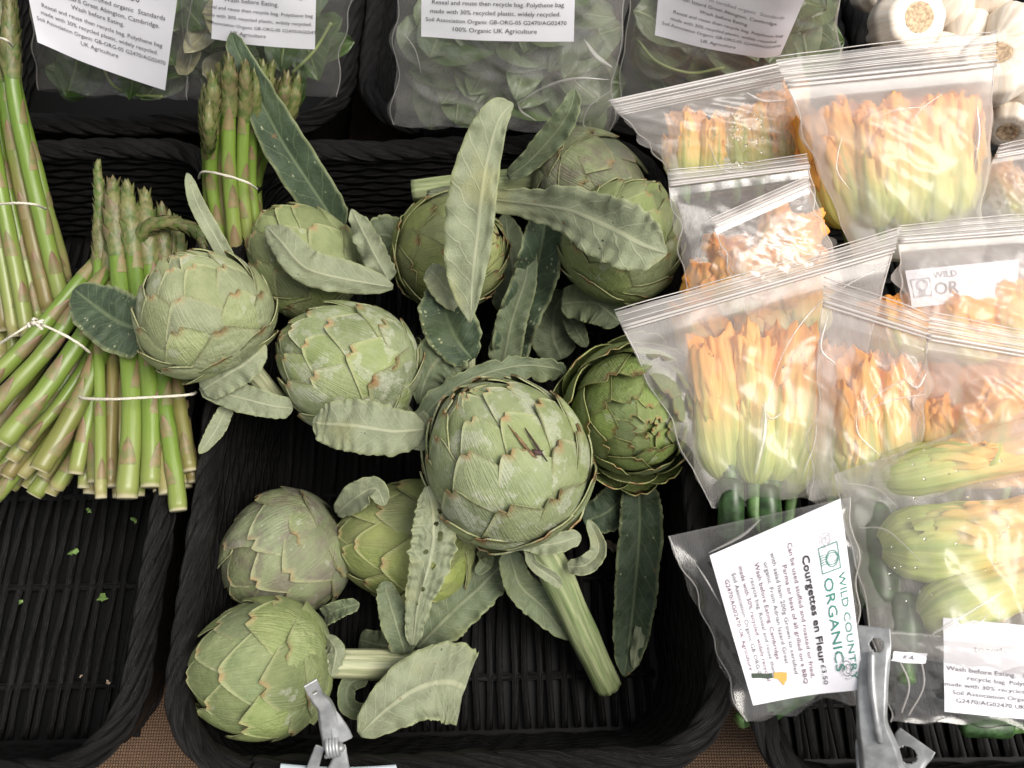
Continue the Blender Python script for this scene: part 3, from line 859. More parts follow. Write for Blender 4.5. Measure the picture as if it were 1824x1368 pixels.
# leaves: base end first
leaf(A2, [(606, 410, .085, 60), (560, 340, .115, 78), (505, 255, .150, 80), (455, 160, .185, 62), (425, 95, .205, 40), (412, 58, .212, 22)], 16, .06, 4, 'dark', label='long dark upright leaf')
leaf(A1, [(412, 470, .16, 26), (385, 425, .175, 30), (352, 365, .185, 28), (333, 308, .19, 14)], 10, .05, 3, 'pale')
leaf(A1, [(262, 590, .150, 110), (215, 575, .155, 112), (170, 545, .158, 92), (132, 515, .16, 36)], 10, .09, 2.5, 'dark', label='dark wavy leaf over the asparagus')
leaf(A1, [(360, 695, .140, 48), (400, 670, .150, 62), (440, 645, .155, 60), (474, 615, .158, 18)], 6, .06, 2, 'pale')
leaf(A1, [(356, 688, .136, 30), (420, 706, .138, 52), (480, 722, .135, 46), (522, 728, .128, 34)], 6, .06, 3, 'pale')
leaf(A1, [(405, 725, .125, 26), (385, 765, .125, 32), (355, 808, .125, 14)], 12, .06, 2, 'pale')
leaf(A2, [(700, 512, .130, 26), (620, 498, .140, 60), (545, 478, .148, 66), (500, 430, .150, 56), (474, 402, .150, 26)], -12, .05, 3, 'pale', back='dark', asym=1.15)
leaf(A2, [(692, 500, .125, 44), (668, 455, .135, 52), (645, 410, .140, 46), (626, 372, .143, 16)], -25, .30, 3, 'pale', serr=0.2)
leaf(A4, [(720, 455, .075, 60), (690, 420, .08, 76), (645, 428, .082, 40)], 8, .06, 2, 'sage')
leaf(A4, [(838, 575, .150, 14), (842, 500, .168, 66), (850, 430, .188, 86), (858, 350, .208, 88), (872, 270, .225, 74), (890, 212, .238, 54), (914, 184, .236, 26)], 8, .035, 3, 'pale', asym=0.62, serr=.04, n=60, nv=17, label='tall pale upright leaf')
leaf(A4, [(842, 640, .118, 40), (818, 610, .13, 92), (795, 560, .135, 100), (790, 515, .138, 60), (796, 498, .137, 24)], 12, .08, 4, 'dark', serr=.08)
leaf(A4, [(745, 720, .10, 14), (765, 660, .115, 74), (800, 625, .122, 86), (835, 600, .12, 30)], 14, .10, 3, 'sage', serr=.1)
leaf(A4, [(838, 560, .13, 18), (800, 520, .145, 56), (775, 490, .150, 46), (762, 478, .148, 16)], 18, .10, 2, 'pale')
leaf(A5, [(905, 316, .118, 26), (945, 285, .135, 42), (990, 235, .160, 54), (1015, 195, .178, 42), (1024, 158, .19, 22)], 26, .04, 2, 'sage', back='sage')
leaf(A6, [(760, 345, .118, 30), (840, 352, .130, 40), (930, 362, .145, 52), (1010, 374, .168, 80), (1085, 405, .182, 116), (1145, 436, .184, 98), (1188, 452, .180, 34)], 7, .045, 5, 'pale', serr=.12, n=60, nv=17, label='broad veined leaf lying over the artichoke')
leaf(A6, [(905, 650, .05, 70), (920, 580, .075, 86), (950, 500, .10, 96), (968, 420, .125, 84), (975, 365, .135, 52)], 35, .16, 4, 'dark', back='pale', label='dark curled leaf')
leaf(A6, [(895, 650, .058, 60), (912, 570, .085, 56), (935, 500, .105, 44), (945, 430, .12, 20)], 10, .06, 3, 'sage')
leaf(A6, [(1012, 560, .07, 26), (1028, 590, .07, 34), (1045, 618, .068, 14)], 10, .08, 2, 'sage')
leaf(A6, [(1000, 640, .05, 60), (985, 600, .055, 80), (990, 550, .06, 60), (1010, 520, .065, 30)], 10, .1, 2, 'sage')
leaf(A6, [(900, 560, .055, 50), (915, 500, .06, 76), (905, 430, .065, 60), (900, 380, .07, 20)], 10, .08, 3, 'sage')
leaf(A7, [(735, 795, .118, 40), (765, 730, .125, 52), (830, 678, .130, 52), (920, 652, .130, 46), (985, 655, .125, 40), (1010, 668, .12, 16)], -8, .16, 7, 'sage', back='sage', serr=.35, asym=1.25, n=60)
leaf(A3, [(758, 765, .150, 50), (700, 768, .160, 88), (630, 758, .165, 96), (580, 755, .162, 76), (556, 752, .158, 30)], -6, .05, 3, 'pale', n=50, nv=15, label='wide pale leaf')
leaf(A3, [(735, 740, .14, 40), (745, 775, .145, 62), (735, 800, .142, 26)], 20, .15, 2, 'pale')
leaf(A11, [(735, 1150, .085, 24), (745, 1075, .110, 48), (768, 990, .128, 80), (772, 920, .138, 70), (760, 866, .142, 26)], 8, .05, 5, 'pale', serr=.15, n=130, nv=45, holes=[(.33, .05, .015, .12), (.45, .2, .02, .11), (.52, -.25, .015, .1), (.62, .3, .03, .13), (.70, .12, .015, .12), (.78, .38, .02, .13), (.25, -.1, .012, .1)], label='insect eaten leaf with small holes')
leaf(A11, [(722, 1165, .075, 40), (705, 1110, .095, 52), (690, 1060, .10, 40), (684, 1035, .10, 18)], 8, .10, 2, 'sage', serr=.2)
leaf(A10, [(600, 915, .085, 20), (635, 885, .110, 56), (668, 870, .12, 44), (686, 900, .12, 26)], 25, .06, 1.5, 'pale')
leaf(A11, [(742, 1155, .055, 60), (800, 1095, .062, 84), (860, 1040, .066, 76), (915, 985, .070, 46)], 10, .05, 3, 'sage', serr=.12, n=50, nv=15)
leaf(A11, [(640, 1140, .03, 40), (690, 1150, .035, 50), (745, 1140, .04, 40)], 10, .1, 2, 'sage')
leaf(A7, [(905, 980, .095, 40), (925, 1040, .085, 56), (965, 1080, .07, 60), (1015, 1140, .055, 20)], 15, .08, 3, 'sage')
leaf(A8, [(1120, 870, .060, 60), (1085, 910, .06, 72), (1040, 930, .06, 50)], 10, .10, 2, 'dark', serr=.1)
leaf(A8, [(1138, 858, .070, 60), (1140, 930, .066, 78), (1132, 1040, .054, 78), (1122, 1130, .044, 66), (1112, 1205, .038, 30)], 14, .12, 6, 'dark', n=60, asym=.95, label='long dark leaf hanging to the basket floor')
leaf(A8, [(1160, 880, .062, 22), (1162, 970, .058, 26), (1148, 1080, .05, 24), (1128, 1190, .045, 26)], -30, .35, 8, 'pale', n=60)
leaf(A11, [(640, 1308, .088, 36), (690, 1262, .092, 86), (745, 1225, .090, 118), (795, 1215, .082, 140), (828, 1225, .076, 130)], 10, .03, 2, 'pale', serr=.05, n=50, nv=17, torn=True, label='broad torn leaf at the end of the stem')
leaf(A11, [(655, 1202, .07, 36), (620, 1222, .068, 34), (625, 1262, .066, 34), (690, 1272, .07, 28)], 24, .05, 2, 'sage')
leaf(A9, [(578, 1098, .07, 40), (605, 1085, .082, 38), (640, 1075, .088, 26)], 30, .1, 2, 'sage')
leaf(A10, [(858, 980, .075, 20), (866, 1000, .08, 28), (848, 1022, .08, 16)], 20, .05, 1, 'sage')
leaf(A7, [(940, 975, .125, 16), (950, 1005, .13, 22), (985, 1030, .126, 26), (1000, 1045, .122, 12)], 30, .1, 1, 'pale')
leaf(A7, [(1010, 1010, .115, 26), (1045, 1005, .12, 40), (1066, 975, .126, 34), (1048, 925, .13, 18)], 30, .12, 2, 'pale')
leaf(A7, [(925, 962, .128, 30), (975, 970, .132, 40), (1035, 955, .13, 30)], 20, .12, 2, 'pale')
leaf(A6, [(1000, 540, .09, 50), (1060, 540, .095, 80), (1105, 575, .09, 50)], 20, .15, 3, 'sage', back='pale')
leaf(A11, [(580, 1130, .09, 20), (598, 1160, .095, 40), (590, 1205, .09, 26)], -30, .05, 1, 'pale')
# ------------------------------------------------------------------ asparagus
def spear(bunch, ctrl, rpx, tipped=True, seed=0, bend=False):
    """ctrl rows x, y, z: the cut end first, the tip last."""
    rg = np.random.default_rng(seed)
    pts = np.array([P(*r) for r in ctrl])
    n = 34
    c = catmull(pts, n)
    R = pxs(pts[len(pts) // 2], rpx * .86)
    u = np.linspace(0, 1, n)
    c = c + 0.0009 * np.array([[nz(x * 5, seed, 1), nz(x * 5, seed, 2), nz(x * 5, seed, 3)] for x in u])
    r = R * (1.04 - 0.22 * u)
    if tipped:
        r = r * (1 - 0.42 * sstep(0.84, 1.0, u))
    r[0] *= 0.93
    v, f, uv = tube(c, r, 16, lambda ph, s: 1 + 0.035 * np.sin(ph * 3 + seed) + 0.02 * np.sin(s * 260 + seed) + 0.02 * np.sin(ph * 7 + s * 40), up0=UP)
    tt = np.concatenate([np.repeat(u, 16), [0.0, 1.0]])
    o = part('spear', bunch, v, f, M_SPEAR, uv=uv, attrs={'t': tt})
    T, N, B = frames(c, False, UP)
    s = np.concatenate([[0], np.cumsum(np.linalg.norm(np.diff(c, axis=0), axis=1))]); L = s[-1]
    def tri(a0, ln, ph0, hw, rise, cols=7, rows=6):
        """A pointed scale wrapped on the stalk from arc length a0, ln long."""
        V, A = [], []
        for i in range(rows):
            k = i / (rows - 1)
            sp = min(a0 + ln * k, L * 0.9999)
            fi = np.interp(sp, s, np.arange(n)); i0 = min(int(fi), n - 2); fr = fi - i0
            cc = c[i0] * (1 - fr) + c[i0 + 1] * fr; rr = r[i0] * (1 - fr) + r[i0 + 1] * fr
            ext = max(0, a0 + ln * k - L)
            cc = cc + T[-1] * ext
            for j in range(cols):
                q = -1 + 2 * j / (cols - 1)
                ph = ph0 + q * hw * (1 - k) ** 0.75 
                rad = rr * (1.03 + rise * k - 0.05 * abs(q)) + 0.0002
                V.append(cc + rad * (math.cos(ph) * N[i0] + math.sin(ph) * B[i0])); A.append(k)
        return V, grid_faces(rows, cols), A
    # camera facing azimuth
    mid = n // 2
    vd = toward(c[mid]); pc = math.atan2(np.dot(vd, B[mid]), np.dot(vd, N[mid]))
    k = 0
    pos = rg.uniform(0.03, 0.12)
    while pos < (0.80 if tipped else 0.95):
        ph = pc + rg.uniform(-1.0, 1.0)
        V, ff, A = tri(pos * L, R * rg.uniform(2.6, 3.8), ph, 0.95, 0.16)
        part('scale', o, V, ff, M_SCALE, attrs={'t': A})
        pos += rg.uniform(0.13, 0.24); k += 1
    if tipped:
        b = Bag_of_faces()
        m = 44
        for i in range(m):
            q = i / (m - 1)
            a0 = L * (0.74 + 0.25 * q)
            V, ff, A = tri(a0, R * (2.6 - 1.0 * q), i * 2.4 + seed, 1.0, 0.34 + 0.3 * rg.uniform(), 5, 5)
            b.put(V, ff, None, np.array(A) * rg.uniform(0.3, 1.0))
        # closing point
        e = c[-1] + T[-1] * np.linspace(-0.2, 1.3, 6)[:, None] * R
        vv, fff, _ = tube(e, r[-1] * np.array([1.2, 1.1, .85, .6, .35, .05]), 8)
        b.put(vv, fff, None, np.full(len(vv), .5))
        v, f, uvv, a = b.all()
        part('tip', o, v, f, M_BUD, attrs={'t': a})
    return o
def string(bunch, pts, r=0.0009):
    c = catmull(np.array([P(*p) for p in pts]), 40)
    v, f, uv = tube(c, r, 8, lambda ph, s: 1 + 0.18 * np.sin(ph * 2 + s * 2600))
    return part('string', bunch, v, f, M_STRING, uv=uv)

# bunch at the far left edge, standing to the back
b1 = thing('asparagus_bunch', 'tall asparagus bunch at the left edge tied round the middle', 'asparagus', P(60, 540, .05), group='tied asparagus bunches')
for k, (x0, y0, xm, x1, r, z0) in enumerate([(112, 540, 62, 22, 17, .075), (88, 556, 40, 8, 17, .07), (70, 580, 15, -14, 18, .065), (120, 500, 78, 30, 12, .06), (50, 600, 2, -30, 16, .075),
                                             (28, 600, -15, -40, 16, .07), (10, 590, -30, -52, 15, .065), (95, 610, 52, 5, 14, .05), (60, 620, 22, -20, 13, .045), (24, 640, 6, -10, 14, .045), (2, 640, -40, -60, 14, .05)]):
    spear(b1, [(x0, y0, z0), (xm, 340, z0 + .055), (x1, 150, z0 + .105), (x1 - 6, 5, z0 + .135)], r, True, 100 + k)
string(b1, [(-30, 368, .145), (20, 362, .160), (60, 364, .158), (82, 372, .140)])
string(b1, [(-20, 66, .205), (8, 70, .218), (22, 82, .205)])

# bunch behind the artichokes
b4 = thing('asparagus_bunch', 'asparagus bunch standing beside the long dark artichoke leaf', 'asparagus', P(410, 450, .05), group='tied asparagus bunches')
for k, (x0, xm, x1, yt, r, z0) in enumerate([(392, 378, 378, 140, 15, .085), (418, 408, 408, 112, 16, .09), (440, 432, 436, 120, 14, .085), (372, 370, 372, 190, 12, .075), (456, 448, 452, 135, 13, .075),
                                             (430, 425, 470, 120, 13, .065), (445, 442, 495, 140, 14, .06), (462, 456, 512, 145, 14, .055), (405, 395, 392, 125, 13, .065), (384, 372, 366, 160, 11, .07), (428, 420, 424, 105, 12, .078), (402, 394, 398, 128, 12, .082), (448, 440, 462, 118, 12, .072), (440, 440, 484, 150, 12, .05), (455, 450, 505, 158, 12, .05)]):
    spear(b4, [(x0 + 8, 480, z0), (xm, 320, z0 + .05), (x1, yt + 60, z0 + .098), (x1 + (x1 - xm) * .3, yt, z0 + .118)], r, True, 200 + k)
string(b4, [(354, 318, .125), (362, 306, .143), (400, 312, .153), (440, 325, .150), (458, 337, .130)])

# lower left bunch, cut ends to the front left
b2 = thing('asparagus_bunch', 'asparagus bunch lying slantwise, cut ends toward the front left', 'asparagus', P(60, 800, .05), group='tied asparagus bunches')
for k, (x0, y0, x1, y1, r, z0) in enumerate([(-60, 720, 160, 480, 17, .125), (-20, 735, 172, 505, 17, .128), (5, 788, 185, 540, 19, .125), (40, 800, 190, 590, 13, .105), (70, 838, 195, 600, 20, .115),
                                             (12, 850, 160, 620, 14, .09), (-10, 888, 120, 700, 14, .08), (38, 848, 190, 640, 13, .085), (60, 882, 170, 690, 16, .078), (88, 880, 190, 680, 14, .075), (48, 870, 180, 650, 13, .07), (-25, 870, 130, 640, 14, .072), (75, 850, 192, 640, 13, .09), (20, 820, 176, 575, 14, .10), (110, 862, 185, 700, 12, .07), (-45, 850, 110, 650, 14, .075), (100, 870, 175, 720, 15, .085), (-30, 840, 140, 610, 14, .08), (-40, 800, 120, 560, 16, .10), (20, 870, 100, 740, 12, .065)]):
    dx, dy = x1 - x0, y1 - y0
    spear(b2, [(x0, y0, z0), (x0 + dx * .5 + 4, y0 + dy * .5 + 6, z0 + .006), (x1, y1, z0 + .008), (x1 + dx * .35, y1 + dy * .35, z0 - .01)], r, False, 300 + k)
string(b2, [(-8, 618, .142), (25, 596, .158), (62, 577, .160), (105, 592, .160), (140, 612, .155), (160, 628, .142)])
b = Bag_of_faces()
for i in range(9):
    a = P(62 + random.uniform(-9, 9), 577 + random.uniform(-9, 8), .160 + random.uniform(0, .004)); e = P(66 + random.uniform(-13, 13), 577 + random.uniform(-13, 11), .163 + random.uniform(0, .004))
    v, f, uv = tube(catmull([a, (a + e) / 2 + np.array([0, 0, .002]), e], 8), .0009, 6); b.put(v, f, uv)
v, f, uv, a = b.all()
part('knot', b2, v, f, M_STRING, uv=uv)

# front bunch, standing tips up in the picture
b3 = thing('asparagus_bunch', 'front asparagus bunch with one bent tip, beside the pale artichoke', 'asparagus', P(240, 860, .05), group='tied asparagus bunches')
for k, (x0, y0, xm, xt, yt, r, z0) in enumerate([(180, 888, 178, 178, 292, 11, .112), (226, 888, 236, 205, 330, 20, .116), (268, 868, 268, 232, 335, 18, .116), (302, 880, 290, 262, 350, 19, .110), (338, 840, 316, 292, 372, 15, .104),
                                                 (135, 845, 165, 180, 380, 15, .104), (172, 860, 176, 196, 400, 17, .100), (150, 870, 170, 210, 360, 13, .092), (205, 850, 214, 240, 372, 12, .098), (250, 860, 250, 262, 395, 14, .09), (290, 868, 285, 300, 400, 14, .088), (330, 870, 310, 320, 395, 14, .088), (212, 886, 205, 222, 378, 12, .086), (160, 880, 184, 188, 350, 13, .088), (245, 884, 246, 222, 345, 14, .098), (322, 862, 300, 275, 380, 13, .095), (198, 868, 200, 214, 352, 13, .104), (285, 876, 276, 246, 372, 13, .100), (345, 860, 322, 305, 385, 12, .094)]):
    if k == 8: continue
    spear(b3, [(x0, y0, z0), (xm, 700, z0 + .012), ((xm + xt) / 2 - 4, 520, z0 + .022), (xt, yt + 70, z0 + .034), (xt - 4, yt, z0 + .04)], r, True, 400 + k)
spear(b3, [(205, 850, .098), (222, 700, .112), (238, 520, .13), (245, 440, .145), (268, 402, .155), (310, 398, .155), (350, 412, .15), (362, 438, .146)], 13, True, 431)
spear(b3, [(318, 910, .112), (305, 800, .12), (296, 730, .125), (288, 640, .13), (280, 560, .128)], 17, False, 440)
string(b3, [(140, 700, .118), (148, 709, .134), (200, 711, .146), (260, 708, .146), (315, 705, .142), (342, 702, .136), (350, 698, .118)])

# ------------------------------------------------------------------ courgette flowers
def blossom_template(seed):
    nu, nv = 36, 80
    rg = np.random.default_rng(seed)
    V = np.zeros((nu, nv, 3)); T_, RB, UV = np.zeros((nu, nv)), np.zeros((nu, nv)), np.zeros((nu, nv, 2))
    tw = rg.uniform(-0.5, 0.5)
    for i in range(nu):
        u = i / (nu - 1)
        prof = np.interp(u, [0, .03, .10, .22, .40, .60, .78, .90, .97, 1.0], [.26, .50, .80, .97, .96, .88, .86, .92, .66, .12])
        zz = np.interp(u, [0, .9, 1.0], [0, 1.0, 0.93])
        for j in range(nv):
            ph = 2 * math.pi * j / nv
            p5 = math.cos(5 * (ph + tw * u)); p15 = math.cos(20 * (ph + tw * u))
            rr = prof * (1 + 0.075 * p5 * (0.4 + u) + 0.022 * p15 * (1 - .6 * u) + 0.09 * nz(math.cos(ph) * 1.6, math.sin(ph) * 1.6, u * 2.2 + seed * 3))
            ruf = max(0, u - 0.55) / 0.45
            rr *= 1 + ruf * (0.40 * nz(math.cos(ph) * 2.2, math.sin(ph) * 2.2, u * 3 + seed) + 0.22 * nz(math.cos(ph) * 6, math.sin(ph) * 6, u * 6 + seed))
            rr *= 1 + ruf * 0.06 * nz(math.cos(ph) * 9, math.sin(ph) * 9, u * 8 + seed) + 0.05 * nz(ph * 1.5, u * 9, seed + 3)
            z = zz + ruf * (0.03 * nz(math.cos(ph) * 9, math.sin(ph) * 9, seed + 5) + 0.10 * nz(math.cos(ph) * 2.5 + 9, math.sin(ph) * 2.5, seed) + .05 * nz(ph * 4, u * 7, seed))
            bend = 0.10 * math.sin(u * 2) * (1 if seed % 2 else -1)
            V[i, j] = (rr * math.cos(ph + tw * u) + bend, rr * math.sin(ph + tw * u), z)
            T_[i, j] = u; RB[i, j] = sstep(0.55, 0.98, p5) * .8 + .35 * sstep(.4, 1, p15); UV[i, j] = (u, j / nv)
    V[..., 2] /= V[..., 2].max()
    return raw_mesh('blossom', V.reshape(-1, 3), grid_faces(nu, nv, close_v=True, flip=True), M_BLOSSOM, uv=UV.reshape(-1, 2), attrs={'t': T_, 'rib': RB})
BLOS = [blossom_template(s) for s in range(5)]
def petal_template(seed):
    """A loose crumpled petal that leans out of the top of a flower."""
    nu, nv = 26, 19
    V, T_, R_, UV = [], [], [], []
    for i in range(nu):
        u = i / (nu - 1)
        hw = .66 * (.55 + .45 * math.sin(math.pi * min(1, .1 + .75 * u))) * (1 - .55 * max(0, u - .8) / .2)
        for j in range(nv):
            q = -1 + 2 * j / (nv - 1)
            z = .30 + .66 * u + .09 * nz(u * 5, q * 4, seed) + .025 * u * nz(u * 9, q * 7, seed + 8) - .10 * u * abs(q) ** 2.5 - .10 * max(0, u - .8) / .2
            r = .88 + .14 * math.sin(u * 2.6) - .50 * max(0, u - .75) ** 1.3 + .17 * nz(u * 5, q * 3.5, seed + 5) + .05 * u * nz(u * 9, q * 6, seed + 2) - .20 * q * q * (1 - .5 * u) + .05 * math.exp(-(q / .15) ** 2)
            a = q * hw + .25 * nz(u * 2.5, seed, 4) * u
            V.append((r * math.cos(a), r * math.sin(a), z)); T_.append(.30 + .66 * u); R_.append(math.exp(-(q / .14) ** 2)); UV.append((u, q * .5 + .5))
    return raw_mesh('petal', V, grid_faces(nu, nv), M_BLOSSOM, uv=UV, attrs={'t': T_, 'rib': R_})
PETAL = [petal_template(s) for s in range(4)]
def stalk_template():
    c = np.array([[0, 0, 0.04], [0, 0, -0.05], [.02, 0, -.14], [.05, 0, -.24]])
    v, f, uv = tube(catmull(c, 12), np.linspace(.30, .24, 12), 12, lambda ph, s: 1 + .1 * np.cos(ph * 5))
    v[:, 2] *= 1
    return raw_mesh('stalk', v, f, M_STALK, uv=uv)
STALK = stalk_template()
fl_count = [0]
ORD = ['leftmost', 'second from left', 'third from left', 'fourth from left', 'fifth from left', 'sixth from left', 'seventh from left', 'eighth from left', 'ninth from left']
def flowers(desc, group, rows, green=0.0, stalk=True, fat=1.12, push=.016, petals=5):
    """rows: base x, y, z, tip x, y, z, width px [, green]; sorted left to right for the labels."""
    rows = sorted(rows, key=lambda r: r[3])
    for i, r in enumerate(rows):
        b, t = P(*r[:3]) + FWD * push, P(*r[3:6]) + FWD * push
        w = pxs(b, r[6]) / 2 * fat
        ax = t - b; L = np.linalg.norm(ax)
        k = fl_count[0]; fl_count[0] += 1
        rot = Vector(ax).to_track_quat('Z', 'Y') @ Matrix.Rotation(k * 1.9, 3, 'Z').to_quaternion()
        root = thing('courgette_flower', f'{desc}, {ORD[i]} of its bag', 'flower', b, rot, (w * (1 + .12 * math.sin(k * 2.3)), w * (1 - .12 * math.sin(k * 2.3)), L), group=group)
        o = bpy.data.objects.new('blossom', BLOS[k % 5]); COL.objects.link(o); o.parent = root
        gg = r[7] if len(r) > 7 else green
        o.color = (gg, gg, gg, 1)
        for m in range(petals):
            o = bpy.data.objects.new('petal', PETAL[(k + m) % 4]); COL.objects.link(o); o.parent = root
            o.rotation_euler = (.14 * math.sin(k * 7 + m * 3), .14 * math.cos(k * 5 + m * 4), m * 6.28 / petals + k * .7 + .4 * math.sin(k * 3 + m)); o.color = (gg, gg, gg, 1)
            o.scale = (1, 1, .94 + .16 * math.sin(k * 5 + m * 2.2))
        if not stalk: continue
        o = bpy.data.objects.new('stalk', STALK); COL.objects.link(o); o.parent = root
def courgette(label, x0, y0, z0, x1, y1, z1, w):
    a, e = P(x0, y0, z0), P(x1, y1, z1)
    R = pxs(a, w) / 2
    u = np.linspace(0, 1, 22)
    c = a + (e - a) * u[:, None] + np.array([0, 0, 1.0]) * (0.004 * np.sin(u * 3))[:, None]
    root = thing('courgette', label, 'courgette', (a + e) / 2, group='small dark courgettes in the bags')
    v, f, uv = tube(c, R * np.minimum(1, np.sqrt(np.clip(np.minimum(u * 9, (1 - u) * 12) + .05, 0, 1))), 20, lambda ph, s: 1 + .025 * np.cos(ph * 8))
    part('fruit', root, v, f, M_COURGETTE, uv=uv)
    d = unit(a - e)
    v, f, uv = tube(catmull([a - d * R * .3, a + d * R * .5, a + d * R * 1.0 + np.array([0, 0, .002])], 8), np.linspace(R * .55, R * .42, 8), 10, lambda ph, s: 1 + .1 * np.cos(ph * 5))
    part('stalk', root, v, f, M_STALK, uv=uv)

# ------------------------------------------------------------------ bags
class Patch:
    """A four cornered sheet: corners (x, y, z) in reading order TL, TR, BR, BL."""
    def __init__(s, tl, tr, br, bl):
        s.c = [P(*q) for q in (tl, tr, br, bl)]
        s.N = unit(np.cross(s.c[1] - s.c[3], s.c[0] - s.c[2]))
        if np.dot(s.N, toward(sum(s.c) / 4)) < 0: s.N = -s.N
        s.W = np.linalg.norm(s.c[1] - s.c[0]); s.H = np.linalg.norm(s.c[3] - s.c[0])
    def at(s, u, v):
        return (s.c[0] * (1 - u) + s.c[1] * u) * (1 - v) + (s.c[3] * (1 - u) + s.c[2] * u) * v
PATCH = {}
def ridge(x, y, z):
    return 1 - abs(noise.noise((x, y, z))) * 2
def film_sheet(p, th, sgn, seed, nu=46, nv=52, head=0.10, wr=0.0025, bulge_pow=0.5, edge=0.009):
    V = np.zeros((nv, nu, 3))
    for i in range(nv):
        v = i / (nv - 1)
        for j in range(nu):
            u = j / (nu - 1)
            b = max(0, 4 * u * (1 - u)) ** bulge_pow
            t = 0 if v < head else math.sin(math.pi * min(1, (v - head) / (1 - head)) ** 0.8) ** 0.42
            q = p.at(u, v)
            # creases that run out from the seams, plus smooth slack
            cr = ridge(u * 3 + seed, v * 2.2, seed * 1.7) ** 3 * .6 + ridge(u * 5 - v * 6, v * 1.5 + u, seed + 4) ** 4 * .7 + ridge(u * 2 + v * 5, u * 7, seed + 9) ** 5 * .5
            d = th * b * t + wr * (cr - .3) * min(1, t + .25) * min(1, 6 * min(u, 1 - u) + .2)
            ew = edge * (nz(v * 5, seed, 3) if u < .5 else nz(v * 5, seed, 8)) * (abs(2 * u - 1) ** 3) * min(1, v * 4)
            eb = edge * nz(u * 4, seed, 13) * v ** 4
            V[i, j] = q + sgn * p.N * max(d, 0.0002) + unit(p.c[1] - p.c[0]) * ew + unit(p.c[3] - p.c[0]) * eb
    return V.reshape(-1, 3), grid_faces(nv, nu)
def bag(label, tl, tr, br, bl, th=0.016, film=None, zipped=True, seed=1, group='zip bags of courgette flowers', head=0.10, name='zip_bag', wr=0.0028, back=0.5, flare=0.10):
    p = PATCH[label] = Patch(tl, tr, br, bl)
    root = thing(name, label, 'bag', (p.c[2] + p.c[3]) / 2, group=group)
    film = film or M_FILM
    v, f = film_sheet(p, th, 1, seed, head=head, wr=wr)
    part('front_film', root, v, f, film)
    v, f = film_sheet(p, th * back, -1, seed + 31, 24, 26, head=head, wr=wr)
    part('back_film', root, v, f, film)
    if zipped:
        # header strip above the zip with fine moulded lines, and the two zip ridges
        n1, n2 = 40, 30
        V = []
        up = unit(p.c[0] - p.c[3]); hh = flare * p.H
        for i in range(n2):
            k = i / (n2 - 1)
            for j in range(n1):
                u = j / (n1 - 1)
                q = p.at(u, 0) - (p.at(u, 1) - p.at(u, 0)) * flare * (k - .15)
                q = q + p.N * (0.0012 + 0.00035 * math.sin(k * 40) + 0.003 * k * math.sin(u * 5 + seed) + 0.0022 * nz(u * 6, seed, 2) * k) + unit(p.c[1] - p.c[0]) * 0
                V.append(q)
        part('header_strip', root, V, grid_faces(n2, n1, flip=True), M_ZIP)
        for k, rr in ((-.10, .0008), (.06, .0011), (.30, .00045), (.62, .0004), (.95, .0004)):
            us = np.linspace(0, 1, 30)
            c = np.array([p.at(u, 0) - (p.at(u, 1) - p.at(u, 0)) * flare * (k) + p.N * (0.0024 + 0.003 * max(k, 0) * math.sin(u * 5 + seed) + 0.0022 * nz(u * 6, seed, 2) * max(k, 0)) for u in us])
            v, f, uv = tube(c, rr, 6)
            part('zip_ridge', root, v, f, M_RIDGE)
    # welded side seams
    for u in (0.004, 0.996):
        c = np.array([p.at(u, v) + p.N * .0006 + unit(p.c[1] - p.c[0]) * 0.006 * (nz(v * 5, seed, 3) if u < .5 else nz(v * 5, seed, 8)) * min(1, v * 4) for v in np.linspace(0, 1, 40)])
        v, f, uv = tube(c, .0005, 5)
        part('side_seam', root, v, f, M_ZIP)
    return root, p

# ------------------------------------------------------------------ printed labels
TXT = {}
def text2d(s, size, bold=0.0, shear=0.0, align='CENTER'):
    cu = bpy.data.curves.new('t', 'FONT')
    cu.body = s; cu.size = size; cu.align_x = align; cu.offset = bold; cu.resolution_u = 2; cu.shear = shear
    o = bpy.data.objects.new('t', cu); COL.objects.link(o)
    dg = bpy.context.evaluated_depsgraph_get()
    me = bpy.data.meshes.new_from_object(o.evaluated_get(dg))
    n = len(me.vertices)
    v = np.zeros(n * 3); me.vertices.foreach_get('co', v); v = v.reshape(-1, 3)
    f = [tuple(q.vertices) for q in me.polygons]
    bpy.data.objects.remove(o); bpy.data.meshes.remove(me); bpy.data.curves.remove(cu)
    return v[:, :2], f
def ring2d(cx, cy, r, w, a0=0, a1=360, n=40, sx=1.0):
    V, Fc = [], []
    for i in range(n + 1):
        a = math.radians(a0 + (a1 - a0) * i / n)
        V += [(cx + sx * (r - w / 2) * math.cos(a), cy + (r - w / 2) * math.sin(a)), (cx + sx * (r + w / 2) * math.cos(a), cy + (r + w / 2) * math.sin(a))]
    return np.array(V), [(2 * i, 2 * i + 1, 2 * i + 3, 2 * i + 2) for i in range(n)]
def line2d(pts, w):
    pts = np.array(pts, float); V = []
    t = np.gradient(pts, axis=0); t /= np.maximum(np.linalg.norm(t, axis=1, keepdims=True), 1e-9)
    nn = np.column_stack([-t[:, 1], t[:, 0]])
    for a, b in zip(pts, nn): V += [a - b * w / 2, a + b * w / 2]
    return np.array(V), [(2 * i, 2 * i + 1, 2 * i + 3, 2 * i + 2) for i in range(len(pts) - 1)]
